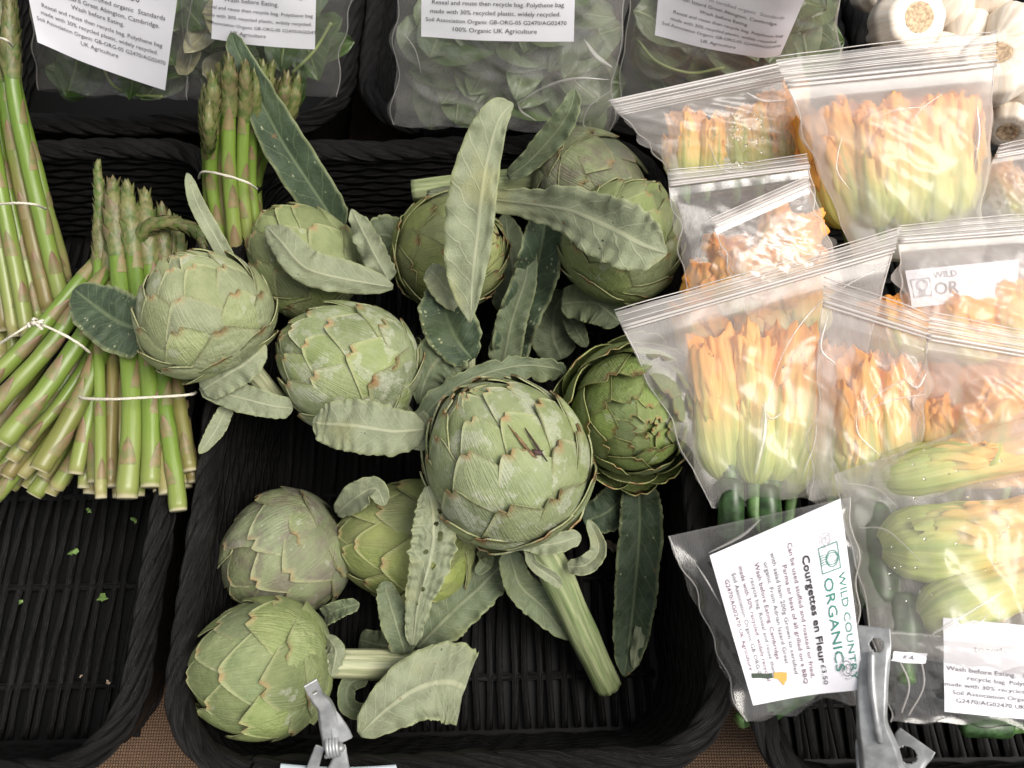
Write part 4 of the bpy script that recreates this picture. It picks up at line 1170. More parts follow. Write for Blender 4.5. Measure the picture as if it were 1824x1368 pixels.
def arc_text(s, cx, cy, r, a_mid, size, flip=False):
    """Text on a circle; one letter at a time."""
    out = []
    step = math.degrees(size * .82 / r)
    for i, ch in enumerate(s):
        if ch == ' ': continue
        a = a_mid + (i - (len(s) - 1) / 2) * (step if flip else -step)
        v, f = text2d(ch, size)
        t = math.radians(a - 90 if not flip else a + 90)
        rot = np.array([[math.cos(t), -math.sin(t)], [math.sin(t), math.cos(t)]])
        out.append((v @ rot.T + np.array([cx + r * math.cos(math.radians(a)), cy + r * math.sin(math.radians(a))]), f))
    return out
def soil_mark(cx, cy, r):
    out = [ring2d(cx, cy, r, r * .09), ring2d(cx - r * .1, cy + r * .25, r * .42, r * .09, 40, 330), ring2d(cx + r * .2, cy - r * .3, r * .5, r * .09, 100, 290), ring2d(cx + .25 * r, cy + .2 * r, r * .45, r * .08, -90, 110)]
    out += arc_text('SOIL ASSOCIATION', cx, cy, r * 1.25, 90, r * .40)
    out += arc_text('ORGANIC', cx, cy, r * 1.55, 270, r * .42, True)
    return out
def farm_mark(cx, cy, r):
    """Green square emblem: an onion like globe of curved lines over furrow stripes."""
    out = [line2d([(cx - r, cy - r), (cx + r, cy - r)], r * .08), line2d([(cx + r, cy - r), (cx + r, cy + r)], r * .08), line2d([(cx + r, cy + r), (cx - r, cy + r)], r * .08), line2d([(cx - r, cy + r), (cx - r, cy - r)], r * .08)]
    for k, sx in enumerate((1, .72, .42, .15)): out.append(ring2d(cx + .1 * r, cy + .25 * r, r * .62, r * .07, sx=sx))
    for k in range(5):
        x = cx - .35 * r + k * .18 * r
        out.append(line2d([(x, cy - .35 * r), (x - .05 * r, cy - .7 * r), (x + .02 * r, cy - r)], r * .05))
    return out
def label(root, tl, tr, br, bl, lines, w=100.0, h=None, bulge=0.002, curl=None, lift=0.0, name='label'):
    """Paper label with print; lines: (string, x, y from the top, size, ink[, bold, align]) in label units (w wide)."""
    p = Patch(tl, tr, br, bl)
    h = h or w * p.H / p.W
    def surf(u, v):
        d = lift + bulge * math.sin(math.pi * min(1, max(0, u))) * (0.5 + .5 * math.sin(math.pi * v)) + 0.0012 * nz(u * 2.5, v * 2.5, w)
        if curl: d += curl(u, v)
        return p.at(u, v) + p.N * d
    nu = 26
    V = [surf(j / (nu - 1), i / (nu - 1)) for i in range(nu) for j in range(nu)]
    lo = part(name, root, V, grid_faces(nu, nu), M_PAPER)
    inks = {}
    for it in lines:
        if it[0] == 'shape':
            for v, f in it[1]: inks.setdefault(it[2].name, (it[2], Bag_of_faces()))[1].put(np.column_stack([v, np.zeros(len(v))]), f)
            continue
        s, x, y, size, ink = it[:5]
        v, f = text2d(s, size, it[5] if len(it) > 5 else 0, 0, it[6] if len(it) > 6 else 'CENTER')
        v = v + np.array([x, -y])
        inks.setdefault(ink.name, (ink, Bag_of_faces()))[1].put(np.column_stack([v, np.zeros(len(v))]), f)
    for nm, (ink, b) in inks.items():
        v, f, uv, a = b.all()
        W3 = []
        for q in v: W3.append(surf(q[0] / w, -q[1] / h) + p.N * 0.0005)
        part('lettering', lo, W3, f, ink, smooth=False)
    return lo, p
STD = ['Reseal and reuse then recycle bag. Polythene bag', 'made with 30% recycled plastic, widely recycled.', 'Soil Association Organic GB-ORG-05 G2470/AG02470', 'UK Agriculture']

# ---- salad bags at the back
def salad_leaf(mat, x, y, z, ang, L, w, seed, name, lab, group, tilt=0.0):
    rg = np.random.default_rng(seed)
    c0 = P(x, y, z) + FWD * .014
    s = pxs(c0, 1.0)
    d = math.cos(ang) * RIGHT + math.sin(ang) * UP
    S = -math.sin(ang) * RIGHT + math.cos(ang) * UP
    Nn = -FWD
    nu, nv = 12, 9
    V, UV = [], []
    for i in range(nu):
        u = i / (nu - 1)
        hw = w * s * (math.sin(math.pi * u ** 0.75) ** 0.7 + 0.03) / 2
        for j in range(nv):
            q = -1 + 2 * j / (nv - 1)
            bend = 0.18 * L * s * math.sin(u * 2.6 + seed) * rg.choice([1]) 
            V.append(c0 + d * (u - .5) * L * s + S * q * hw + Nn * (bend + .22 * hw * abs(q) + 0.10 * w * s * nz(u * 4, q * 2.5, seed) + tilt * q * hw))
            UV.append((u, q * .5 + .5))
    o = solo(name, lab, 'leaf', V, grid_faces(nu, nv), mat, group=group, uv=UV)
    return o
def salad(mats, box, z0, z1, count, L, w, name, lab, group, seed):
    rg = np.random.default_rng(seed)
    x0, y0, x1, y1 = box
    for k in range(count):
        y = rg.uniform(y0, y1); x = rg.uniform(x0, x1)
        zb = z0 + (z1 - z0) * (y1 - y) / (y1 - y0)
        m = mats[rg.integers(len(mats))]
        salad_leaf(m, x, y, zb + rg.uniform(-.012, .008), rg.uniform(0, 6.28), L * rg.uniform(.75, 1.2), w * rg.uniform(.7, 1.2), seed * 100 + k, name, lab, group, rg.uniform(-.5, .5))

s1, p1 = bag('clear bag of dark spinach at the left with a tilted white label', (45, -110, .262), (345, -110, .262), (335, 178, .140), (68, 160, .145), .018, M_FILM_CLEAR, False, 3, 'salad bags at the back', .02, 'salad_bag')
salad([M_SPINACH], (108, -60, 305, 142), .148, .235, 36, 120, 66, 'spinach_leaf', 'dark green spinach leaf in the far left bag', 'spinach leaves in the far left bag', 1)
label(s1, (25, -155, .282), (325, -75, .277), (294, 161, .170), (66, 76, .207), [
    ('WILD COUNTRY', 60, 12, 8, M_INK_GREEN), ('ORGANICS', 62, 25, 12.5, M_INK_GREEN), ('2311', 41, 32.5, 6.5, M_INK_BLACK, .06), ('£2.50', 71, 34, 6, M_INK),
    ('300g Grown to certified organic  Standards', 55, 41.5, 4.5, M_INK), ('Adrian Izzard Great Abington, Cambridge.', 53, 47.5, 4.5, M_INK), ('Wash before Eating.', 50, 53.5, 4.5, M_INK),
    (STD[0], 52, 60.5, 4.3, M_INK), (STD[1], 50, 66.5, 4.3, M_INK), (STD[2], 51, 72.5, 4.2, M_INK), (STD[3], 50, 78.5, 4.5, M_INK),
    ('shape', soil_mark(87, -22, 4.5), M_INK)], 100, 92, .004)
s2, p2 = bag('clear bag of broad green leaves beside the tilted spinach label', (318, -110, .258), (640, -110, .258), (600, 172, .138), (330, 172, .138), .016, M_FILM_CLEAR, False, 5, 'salad bags at the back', .02, 'salad_bag')
salad([M_SPINACH, M_SPINACH, M_IVY], (368, -60, 560, 140), .148, .225, 32, 140, 66, 'chard_leaf', 'glossy green leaf in the bag behind the asparagus', 'leaves in the bag behind the asparagus', 2)
salad([M_CHARD], (325, 0, 400, 110), .165, .222, 7, 80, 52, 'chard_leaf', 'yellowish leaf in the bag behind the asparagus', 'yellow leaves behind the asparagus', 12)
label(s2, (385, -110, .275), (565, -95, .275), (561, 88, .199), (376, 70, .203), [
    ('Adrian Izzard', 52, 40, 6.6, M_INK), ('Great Abington, Cambridge.', 54, 50, 6.6, M_INK), ('Wash before Eating.', 38, 59.5, 6.6, M_INK), ('Reseal and reuse then recycle bag. Polythene bag', 44, 69, 5.4, M_INK), ('made with 30% recycled plastic, widely recycled.', 44, 78, 5.4, M_INK),
    ('Soil Association Organic GB-ORG-05 G2470/AG02470', 47, 86.5, 5.0, M_INK), ('UK Agriculture', 36, 94.5, 5.6, M_INK)], 100, 104, .003)
s3, p3 = bag('large clear bag of grey green kale with a straight white label', (712, -110, .272), (1130, -110, .272), (1085, 236, .128), (700, 222, .130), .020, M_FILM_KALE, False, 8, 'salad bags at the back', .02, 'salad_bag', .006)
salad([M_KALE, M_KALE, M_KALE, M_IVY], (755, -60, 1060, 182), .142, .240, 62, 130, 84, 'kale_leaf', 'grey green kale leaf in the large middle bag', 'kale leaves in the large middle bag', 3)
label(s3, (752, -95, .285), (1026, -90, .285), (1022, 74, .222), (750, 66, .222), [
    ('Great Abington, Cambridge.', 50, 22, 5.0, M_INK), ('Wash before Eating.', 50, 29, 5.0, M_INK), (STD[0], 50, 36.2, 4.35, M_INK), (STD[1], 48.5, 42.6, 4.35, M_INK), (STD[2], 49, 48.8, 4.1, M_INK), ('100% Organic UK Agriculture', 48, 55.0, 4.6, M_INK)], 100, 61, .003)
s4, p4 = bag('clear bag of lobed leaves with a curling slanted label', (1140, -120, .265), (1500, -120, .265), (1490, 175, .140), (1095, 205, .132), .016, M_FILM_CLEAR, False, 11, 'salad bags at the back', .02, 'salad_bag')
salad([M_IVY, M_IVY, M_KALE], (1170, -60, 1440, 120), .148, .228, 40, 125, 90, 'vine_leaf', 'green lobed salad leaf in the bag beside the garlic', 'salad leaves in the bag beside the garlic', 4)
label(s4, (1182, -100, .275), (1440, -10, .268), (1388, 108, .196), (1166, 64, .209), [
    ('300g Grown to certified organic  Standards', 52, 30, 4.5, M_INK_FAINT), ('Adrian Izzard Great Abington, Cambridge.', 50, 36.5, 4.5, M_INK), ('Wash before Eating.', 50, 43, 4.5, M_INK), (STD[0], 54, 49.5, 4.2, M_INK), (STD[1], 52, 56, 4.2, M_INK), (STD[2], 51, 62, 4.1, M_INK), (STD[3], 50, 68.5, 4.5, M_INK)], 100, 74, .003, lambda u, v: -.006 * max(0, u - .82) ** 2 * 30)
# stalks among the salad
for k, pts in enumerate([[(1135, 70, .175), (1170, 110, .165), (1230, 130, .158), (1290, 120, .162)], [(180, 110, .160), (200, 150, .148), (240, 168, .145), (290, 172, .146)], [(590, 40, .190), (560, 90, .175), (520, 130, .160)]]):
    c = catmull([P(*q) for q in pts], 24)
    v, f, uv = tube(c, .0012, 8)
    solo('salad_stalk', ['thin pale stalk curving under the slanted label', 'thin green stalk at the bottom of the spinach bag', 'thin stalk beside the second label'][k], 'stalk', v, f, M_STALK_PALE, group='loose stalks in the salad bags')

# ---- garlic
def garlic(lab, x, y, z, rpx, axis, spin=0):
    c = P(x, y, z); R = pxs(c, rpx)
    ax = unit(axis[0] * RIGHT + axis[1] * UP - axis[2] * FWD)
    rot = Vector(ax).to_track_quat('Z', 'Y') @ Matrix.Rotation(spin, 3, 'Z').to_quaternion()
    root = thing('garlic_bulb', lab, 'garlic', c, rot, (R, R, R), group='garlic bulbs in the back right basket')
    if 'garlic' not in BM:
        nu, nv = 26, 72
        V, UV = [], []
        for i in range(nu):
            u = i / (nu - 1)                 # 0 root end (+z), 1 neck (-z)
            r = np.interp(u, [0, .08, .2, .42, .62, .78, .88, 1], [.22, .42, .76, 1.0, .93, .62, .30, .16]); z = np.interp(u, [0, .08, .2, .42, .62, .78, .88, 1], [.56, .66, .62, .20, -.28, -.72, -1.0, -1.7])
            for j in range(nv):
                ph = 2 * math.pi * j / nv
                lob = 1 + .055 * (abs(math.cos(4.5 * ph + .4 * math.sin(ph))) - .6) + .02 * nz(math.cos(ph) * 3, math.sin(ph) * 3, u * 2)
                V.append((r * lob * math.cos(ph), r * lob * math.sin(ph), z)); UV.append((u, j / nv))
        BM['garlic'] = raw_mesh('bulb', V, grid_faces(nu, nv, close_v=True), M_GARLIC, uv=UV)
        V = []
        for i in range(8):
            for j in range(40):
                ph = 2 * math.pi * j / 40; r = .40 * i / 7 * (1 + .07 * nz(math.cos(ph) * 5, math.sin(ph) * 5, 2))
                V.append((r * math.cos(ph), r * math.sin(ph), .63 + .03 * (i > 4) + .05 * nz(r * 20, ph * 6, 4) * (i > 4)))
        BM['roots'] = raw_mesh('root_plate', V, grid_faces(8, 40, close_v=True), M_ROOTS)
    for n, k in (('bulb', 'garlic'), ('root_plate', 'roots')):
        o = bpy.data.objects.new(n, BM[k]); COL.objects.link(o); o.parent = root
garlic('garlic bulb with its round root end facing the camera', 1612, 42, .160, 66, (.12, -.15, .95))
garlic('garlic bulb with root end tipped up behind the back flower bag', 1765, 128, .165, 66, (-.25, .45, .8), 1)
garlic('garlic bulb leaning away beside the front facing one', 1690, 10, .150, 46, (-.2, -.3, -.8), 2)
garlic('half hidden garlic bulb between the two root ends', 1720, 62, .140, 46, (.5, .6, -.5), .4)
garlic('garlic bulb near the right picture edge at the top', 1800, 55, .155, 48, (.7, .5, -.4), 2.2)
garlic('topmost garlic bulb, cut by the picture edge', 1752, -10, .155, 50, (.2, .9, .2), 1.1)
garlic('garlic bulb at the right edge under the tipped one', 1830, 170, .150, 46, (.7, .2, .5), .7)
garlic('lower garlic bulb, partly behind the clear bag corner', 1800, 215, .135, 46, (-.3, -.6, .3), 1.7)
garlic('garlic bulb deep in the basket beside the rim', 1560, -20, .140, 44, (-.6, .5, .3), .2)
garlic('garlic bulb showing its side below the front facing one', 1672, 105, .135, 48, (.6, -.6, -.4), 2.7)

# ---- courgette flower bags
FG = 'courgette flowers in the zip bags'
bag('zip bag at the back whose pointed corner reaches over the artichoke basket', (1085, 182, .196), (1425, 108, .205), (1470, 300, .150), (1205, 318, .150), .017, M_FILM, True, 21, flare=-.16)
flowers('upright flower behind misted film', FG, [(1228, 318, .152, 1224, 182, .185, 62, .1), (1268, 320, .154, 1275, 195, .186, 50, .25), (1320, 315, .150, 1312, 180, .183, 52, .9), (1362, 310, .152, 1348, 165, .188, 60, .3), (1408, 300, .15, 1392, 140, .19, 62, .1), (1442, 300, .15, 1430, 130, .19, 50, .2)])
bag('large zip bag of tall flowers in front of the garlic', (1400, 150, .222), (1772, 112, .222), (1745, 470, .152), (1520, 462, .152), .021, M_FILM_GLARE, True, 24, flare=.16)
flowers('tall pale orange flower with green base', FG, [(1530, 398, .162, 1470, 172, .210, 92, -.1), (1690, 330, .18, 1690, 150, .216, 90, -.3), (1590, 330, .18, 1575, 165, .214, 90, -.3), (1555, 398, .162, 1515, 172, .210, 88, .0), (1580, 400, .170, 1555, 190, .212, 84, .35), (1625, 402, .168, 1612, 180, .214, 92, .15), (1672, 398, .168, 1662, 165, .214, 88, .1), (1712, 392, .164, 1715, 150, .214, 90, .05), (1545, 385, .158, 1520, 250, .18, 60, .8)])
bag('small zip bag lying open above the long zip strip', (1190, 330, .182), (1440, 298, .188), (1500, 520, .150), (1235, 575, .145), .018, M_FILM_KALE, True, 27, flare=.10)
flowers('crumpled orange flower under the curved zip edge', FG, [(1380, 540, .155, 1440, 362, .188, 96, -.4), (1320, 560, .155, 1345, 425, .184, 96, -.4), (1268, 565, .15, 1285, 450, .178, 70, -.45), (1440, 500, .155, 1470, 420, .17, 60, -.2), (1300, 500, .155, 1310, 400, .18, 80, -.4), (1290, 640, .14, 1250, 520, .158, 90, -.45), (1380, 620, .14, 1350, 505, .16, 100, -.45), (1460, 600, .145, 1440, 480, .162, 96, -.45)], push=.028)
bag('rounded clear bag overlapping the small zip bag', (1270, 405, .196), (1440, 330, .200), (1495, 480, .176), (1330, 560, .165), .012, M_FILM_KALE, True, 29, flare=.10)
bag('zip bag with label glimpsed at the right edge of the middle row', (1600, 430, .192), (1860, 410, .195), (1860, 640, .160), (1610, 640, .158), .014, M_FILM_GLARE, True, 30, flare=.14)
g8 = [o for o in COL.objects if o.get('label', '').startswith('zip bag with label glimpsed')][0]
label(g8, (1612, 482, .182), (1815, 462, .183), (1812, 528, .173), (1625, 548, .172), [('WILD', 33, 10, 8.5, M_INK_FAINT), ('OR', 33, 25, 16, M_INK_FAINT), ('shape', farm_mark(11, -17, 8), M_INK_FAINT)], 100, 34, .002)  # lighter ink stands for the film haze over this label
flowers('orange flower top below the half seen label', FG, [(1640, 650, .16, 1612, 520, .172, 90, -.45), (1740, 660, .16, 1735, 530, .175, 110, -.5), (1830, 660, .16, 1822, 490, .185, 100, -.5), (1690, 650, .155, 1672, 535, .17, 90, -.5), (1785, 650, .155, 1780, 540, .17, 90, -.5)])
bag('long zip bag with a white zip strip beside the open artichoke', (1108, 585, .168), (1592, 446, .190), (1478, 880, .138), (1268, 905, .128), .020, M_FILM, True, 33, flare=.10)
flowers('yellow flower with swollen green base', FG, [(1305, 862, .142, 1278, 578, .172, 92, .1), (1355, 868, .148, 1350, 590, .176, 86, .2), (1392, 862, .146, 1420, 570, .178, 84, .15), (1425, 885, .140, 1462, 600, .172, 60, .1), (1350, 840, .135, 1320, 640, .155, 70, .4)])
courgette('dark courgette end at the bottom of the long zip bag', 1300, 850, .135, 1300, 960, .118, 46)
courgette('second dark courgette beside it at the bottom of the long zip bag', 1360, 862, .130, 1366, 960, .115, 52)
bag('narrow zip bag with strong white reflections in the middle', (1465, 540, .196), (1655, 600, .196), (1640, 880, .150), (1440, 890, .145), .017, M_FILM, True, 36, flare=.14)
flowers('orange flower in the narrow bag', FG, [(1545, 880, .150, 1530, 615, .182, 100, -.25), (1600, 870, .150, 1590, 640, .182, 84, 0), (1500, 890, .146, 1500, 600, .176, 58, -.2), (1630, 850, .146, 1628, 640, .176, 60, -.3)])
bag('zip bag with a broad white header at the right edge', (1650, 600, .196), (1880, 640, .196), (1880, 850, .160), (1640, 830, .155), .016, M_FILM_GLARE, True, 39, flare=.20)
flowers('orange flower under the broad white header', FG, [(1680, 840, .16, 1672, 700, .178, 80, -.4), (1730, 860, .165, 1790, 690, .184, 110, .1), (1820, 850, .162, 1850, 690, .18, 80, -.3), (1700, 800, .150, 1720, 650, .168, 110, -.5), (1790, 760, .152, 1810, 640, .166, 100, -.5), (1660, 800, .150, 1655, 660, .166, 80, -.4)])
bag('front zip bag of sideways green flowers at the right', (1485, 845, .165), (1880, 712, .186), (1880, 1215, .166), (1560, 1160, .150), .030, M_FILM, False, 42, head=.02)
flowers('sideways pale green flower', FG, [(1572, 858, .166, 1880, 815, .178, 118, .6), (1588, 985, .170, 1900, 955, .182, 150, .55), (1664, 1118, .166, 1900, 1040, .18, 112, .6)], stalk=False, fat=.98, push=.018, petals=2)
courgette('dark courgette behind the courgette label', 1545, 890, .140, 1560, 1090, .132, 80)
courgette('courgette at the front beside the steel clip', 1610, 1180, .135, 1600, 1060, .138, 70)
courgette('courgette under the label at the front', 1340, 1270, .095, 1480, 1180, .11, 62)
courgette('courgette under the lower right label', 1800, 1296, .085, 1705, 1292, .085, 40)
bag('film bag at the right edge by the garlic', (1770, 280, .190), (1880, 260, .192), (1880, 430, .165), (1735, 410, .160), .012, M_FILM_GLARE, True, 45, flare=.15)
flowers('thin yellow flower at the right picture edge', FG, [(1840, 400, .165, 1800, 275, .184, 60, .2)])

g9, p9 = bag('clear bag with the white courgette label, at the front of its basket', (1190, 955, .158), (1515, 885, .180), (1545, 1235, .150), (1330, 1285, .128), .012, M_FILM_CLEAR, False, 48, head=.02)
label(g9, (1497, 888, .197), (1538, 1226, .172), (1342, 1258, .152), (1264, 990, .176), [
    ('shape', farm_mark(28.5, -13.5, 7.0), M_INK_GREEN), ('WILD COUNTRY', 38, 9.0, 7.4, M_INK_GREEN, 0, 'LEFT'), ('ORGANICS', 38, 20.5, 10.2, M_INK_GREEN, .02, 'LEFT'), ('shape', soil_mark(18, -14, 3.4), M_INK_FAINT), ('shape', soil_mark(88, -12, 4.0), M_INK),
    ('Courgettes en Fleur', 22, 33, 7.4, M_INK_BLACK, .16, 'LEFT'), ('£3.50', 83.5, 32, 5.2, M_INK_BLACK, 0, 'LEFT'),
    ('Can be used stuffed and roasted or fried,', 51, 41.5, 4.7, M_INK_RED), ('Parma or best of all grilled on a BBQ', 58, 48, 4.7, M_INK_RED), ('with salad ham 200g Grown to certified', 50, 54.5, 4.5, M_INK), ('organic. From Adrian Izzard Great', 48, 60.5, 4.4, M_INK),
    ('Wash before Eating. Cambridge.', 46, 67, 4.6, M_INK_RED), ('recycle bag. Reseal and reuse then', 53, 72.5, 4.3, M_INK), ('made with 30% recycled, widely recycled.', 51, 78.5, 4.4, M_INK_RED), ('Soil Association Organic GB-ORG-05', 50, 84.5, 4.4, M_INK), ('G2470/AG02470 UK Agriculture', 48, 90.5, 4.4, M_INK_RED),
    ('shape', [line2d([(81, -90), (82, -84), (83.5, -78), (84, -73)], 3.2)], M_PRINT_GREEN),
    ('shape', [line2d([(84, -72), (85.5, -67), (88, -62)], 4), line2d([(84.5, -70), (89, -66), (91, -65)], 2.4), line2d([(83.5, -70), (84, -65), (85, -61)], 1.8)], M_PRINT_ORANGE)],
      100, 96, .004, lambda u, v: .005 * math.sin(v * 5 + u * 2) * u * .6 - .004 * math.cos(u * 6) * v)
g10, p10 = bag('clear bag at the front right with a printed white label', (1560, 1120, .158), (1880, 1150, .165), (1880, 1295, .125), (1585, 1285, .122), .010, M_FILM_CLEAR, False, 51, head=.02, wr=.001)
label(g10, (1680, 1100, .166), (1900, 1120, .168), (1900, 1288, .148), (1683, 1268, .147), [
    ('Wash before Eating.   Reseal and reuse then', 2, 60, 7.4, M_INK, 0, 'LEFT'), ('recycle bag. Polythene bag', 20, 69, 7.2, M_INK, 0, 'LEFT'), ('made with 30% recycled plastic, widely recycled.', 0, 78, 7.2, M_INK, 0, 'LEFT'), ('Soil Association Organic GB-ORG-05', 7, 87, 7.2, M_INK, 0, 'LEFT'), ('G2470/AG02470 UK Agriculture', 10, 96, 7.2, M_INK, 0, 'LEFT'),
    ('together', 26, 36, 11, M_INK_FAINT, 0, 'LEFT')], 110, 108, .002)
label(g10, (1592, 1160, .160), (1652, 1164, .160), (1648, 1182, .157), (1588, 1178, .157), [('K A', 30, 20, 20, M_INK, 0, 'LEFT')], 100, 28, .0005)
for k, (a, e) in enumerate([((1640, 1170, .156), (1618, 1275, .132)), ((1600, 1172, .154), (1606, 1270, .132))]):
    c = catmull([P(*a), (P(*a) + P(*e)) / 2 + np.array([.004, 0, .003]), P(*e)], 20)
    v, f, uv = tube(c, .0006, 5); part('whitened_film_fold', g10, v, f, M_RIDGE)

# ---- whitish ribbons laid on the film: folds with their highlights painted in
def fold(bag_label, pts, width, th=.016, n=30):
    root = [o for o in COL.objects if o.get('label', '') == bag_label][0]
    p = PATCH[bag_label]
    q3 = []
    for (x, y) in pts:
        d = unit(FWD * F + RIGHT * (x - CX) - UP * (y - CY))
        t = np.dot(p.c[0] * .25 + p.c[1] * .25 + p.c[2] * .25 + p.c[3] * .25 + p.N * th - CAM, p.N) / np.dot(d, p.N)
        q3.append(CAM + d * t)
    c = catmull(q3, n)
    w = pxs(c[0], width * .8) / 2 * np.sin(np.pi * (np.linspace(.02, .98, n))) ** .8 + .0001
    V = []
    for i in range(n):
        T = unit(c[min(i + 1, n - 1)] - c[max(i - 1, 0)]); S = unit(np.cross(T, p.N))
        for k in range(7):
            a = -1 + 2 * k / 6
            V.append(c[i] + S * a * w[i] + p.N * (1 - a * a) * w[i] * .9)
    part('whitened_film_fold', root, V, grid_faces(n, 7), M_FOLD_GLINT)
M_FOLD_GLINT = film_mat('film_crease_glint', 0.38, 2.0, 0.12, 0.0)  # whitened film: the crease highlight is put into its colour
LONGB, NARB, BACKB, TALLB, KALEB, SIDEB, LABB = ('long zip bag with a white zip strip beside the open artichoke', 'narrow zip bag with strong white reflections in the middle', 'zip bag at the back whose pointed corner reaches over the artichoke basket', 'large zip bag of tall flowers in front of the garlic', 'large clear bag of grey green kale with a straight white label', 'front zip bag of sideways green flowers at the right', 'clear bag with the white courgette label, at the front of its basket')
for B, pts, w in [(LONGB, [(1585, 470), (1505, 510), (1440, 560), (1390, 640), (1362, 740)], 4), (LONGB, [(1362, 715), (1360, 770), (1345, 845)], 20), (LONGB, [(1355, 720), (1372, 745), (1395, 735)], 8), (LONGB, [(1455, 740), (1450, 790), (1432, 840)], 5),  # the widest ribbon stands for a broad specular patch
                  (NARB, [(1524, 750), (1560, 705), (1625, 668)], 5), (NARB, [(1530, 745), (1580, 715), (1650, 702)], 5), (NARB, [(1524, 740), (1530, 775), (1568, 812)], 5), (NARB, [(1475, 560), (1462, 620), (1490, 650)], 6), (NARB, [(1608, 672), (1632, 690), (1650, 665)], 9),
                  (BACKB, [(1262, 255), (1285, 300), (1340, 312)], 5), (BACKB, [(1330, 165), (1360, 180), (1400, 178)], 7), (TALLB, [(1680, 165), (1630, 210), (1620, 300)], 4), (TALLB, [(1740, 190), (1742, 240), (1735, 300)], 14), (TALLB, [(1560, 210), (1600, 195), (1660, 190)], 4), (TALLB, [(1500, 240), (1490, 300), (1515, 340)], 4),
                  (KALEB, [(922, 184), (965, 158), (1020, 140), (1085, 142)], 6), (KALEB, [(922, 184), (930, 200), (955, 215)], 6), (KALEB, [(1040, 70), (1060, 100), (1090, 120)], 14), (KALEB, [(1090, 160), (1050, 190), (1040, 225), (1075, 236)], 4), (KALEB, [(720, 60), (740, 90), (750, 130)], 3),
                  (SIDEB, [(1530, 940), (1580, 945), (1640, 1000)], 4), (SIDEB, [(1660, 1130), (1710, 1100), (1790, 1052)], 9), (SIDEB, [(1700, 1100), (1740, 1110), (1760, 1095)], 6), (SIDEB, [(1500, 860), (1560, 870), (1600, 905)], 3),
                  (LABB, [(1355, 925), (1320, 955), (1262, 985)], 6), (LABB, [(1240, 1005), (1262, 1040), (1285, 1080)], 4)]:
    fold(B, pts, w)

# ---- condensation on the misted bags
def drops(root_label, boxes, z, n, seed):
    rg = np.random.default_rng(seed)
    b = Bag_of_faces()
    for k in range(n):
        x0, y0, x1, y1 = boxes[k % len(boxes)]
        c = P(rg.uniform(x0, x1), rg.uniform(y0, y1), z); r = pxs(c, rg.uniform(1.0, 3.0)); V = []
        for i in range(5):
            th = -math.pi / 2 + math.pi * i / 4
            for j in range(7): V.append(c + r * np.array([math.cos(th) * math.cos(j * .898), math.cos(th) * math.sin(j * .898), .7 * math.sin(th)]))
        b.put(V, grid_faces(5, 7, close_v=True))
    v, f, uv, a = b.all()
    r = [o for o in COL.objects if o.get('label', '') == root_label][0]
    part('condensation', r, v, f, M_DROP)['kind'] = 'stuff'
_d = NT('water_drop'); _d.set(Base_Color=(1, 1, 1, 1), Roughness=0.05, IOR=1.33); _d.b.inputs['Transmission Weight'].default_value = 1.0; M_DROP = _d.m
drops('front zip bag of sideways green flowers at the right', [(1580, 800, 1824, 1130)], .197, 34, 1)
drops('zip bag at the back whose pointed corner reaches over the artichoke basket', [(1300, 200, 1360, 300)], .196, 70, 2)

# ------------------------------------------------------------------ steel clips
def plate(root, name, ctrl, flange=0.0, hole=None, n=48, m=21, th=0.0009, mat=None):
    """A pressed steel strip: ctrl rows x, y, z, width px; flange bends the long edges away from the camera."""
    pts = np.array([[*P(*r[:3]), pxs(P(*r[:3]), r[3])] for r in ctrl])
    cr = catmull(pts, n)
    c, w = cr[:, :3], cr[:, 3]
    T = np.gradient(c, axis=0); T /= np.linalg.norm(T, axis=1, keepdims=True)
    s = np.concatenate([[0], np.cumsum(np.linalg.norm(np.diff(c, axis=0), axis=1))])
    V = np.zeros((n, m, 3)); NN = np.zeros((n, m, 3)); loc = np.zeros((n, m, 2))
    for i in range(n):
        S = unit(np.cross(T[i], toward(c[i]))); Nn = np.cross(S, T[i])
        u = i / (n - 1)
        fl = flange * sstep(.12, .4, u)
        for j in range(m):
            q = -1 + 2 * j / (m - 1)
            x = q * w[i] / 2
            ex = max(0, abs(q) - .72) / .28
            V[i, j] = c[i] + S * x * (1 - .10 * ex * fl / max(flange, 1e-6)) - Nn * (fl * ex ** 1.5)
            NN[i, j] = Nn; loc[i, j] = (s[i], x)
    V = V.reshape(-1, 3); NN = NN.reshape(-1, 3); loc = loc.reshape(-1, 2)
    f = grid_faces(n, m)
    inner = []
    if hole is not None:
        hs, hx, hr = hole
        d = loc - np.array([hs, hx]); dist = np.linalg.norm(d, axis=1)
        f = [q for q in f if np.mean([dist[k] for k in q]) > hr]
        used = set(k for q in f for k in q)
        fk = {}
        for q in f:
            for a, b in zip(q, q[1:] + q[:1]): fk[(a, b)] = 1
        inner = [(a, b) for (a, b) in fk if (b, a) not in fk and dist[a] < hr * 1.8 and dist[b] < hr * 1.8]
    N = n * m
    V2 = V - NN * th
    bf = [tuple(k + N for k in q[::-1]) for q in f]
    fk = {}
    for q in f:
        for a, b in zip(q, q[1:] + q[:1]): fk[(a, b)] = 1
    bor = [(b, a, a + N, b + N) for (a, b) in fk if (b, a) not in fk]
    used = sorted(set(k for q in f + bf + bor for k in q)); mp = {k: i for i, k in enumerate(used)}
    VV = np.vstack([V, V2])[used]
    return part(name, root, VV, [tuple(mp[k] for k in q) for q in f + bf + bor], mat or M_STEEL)
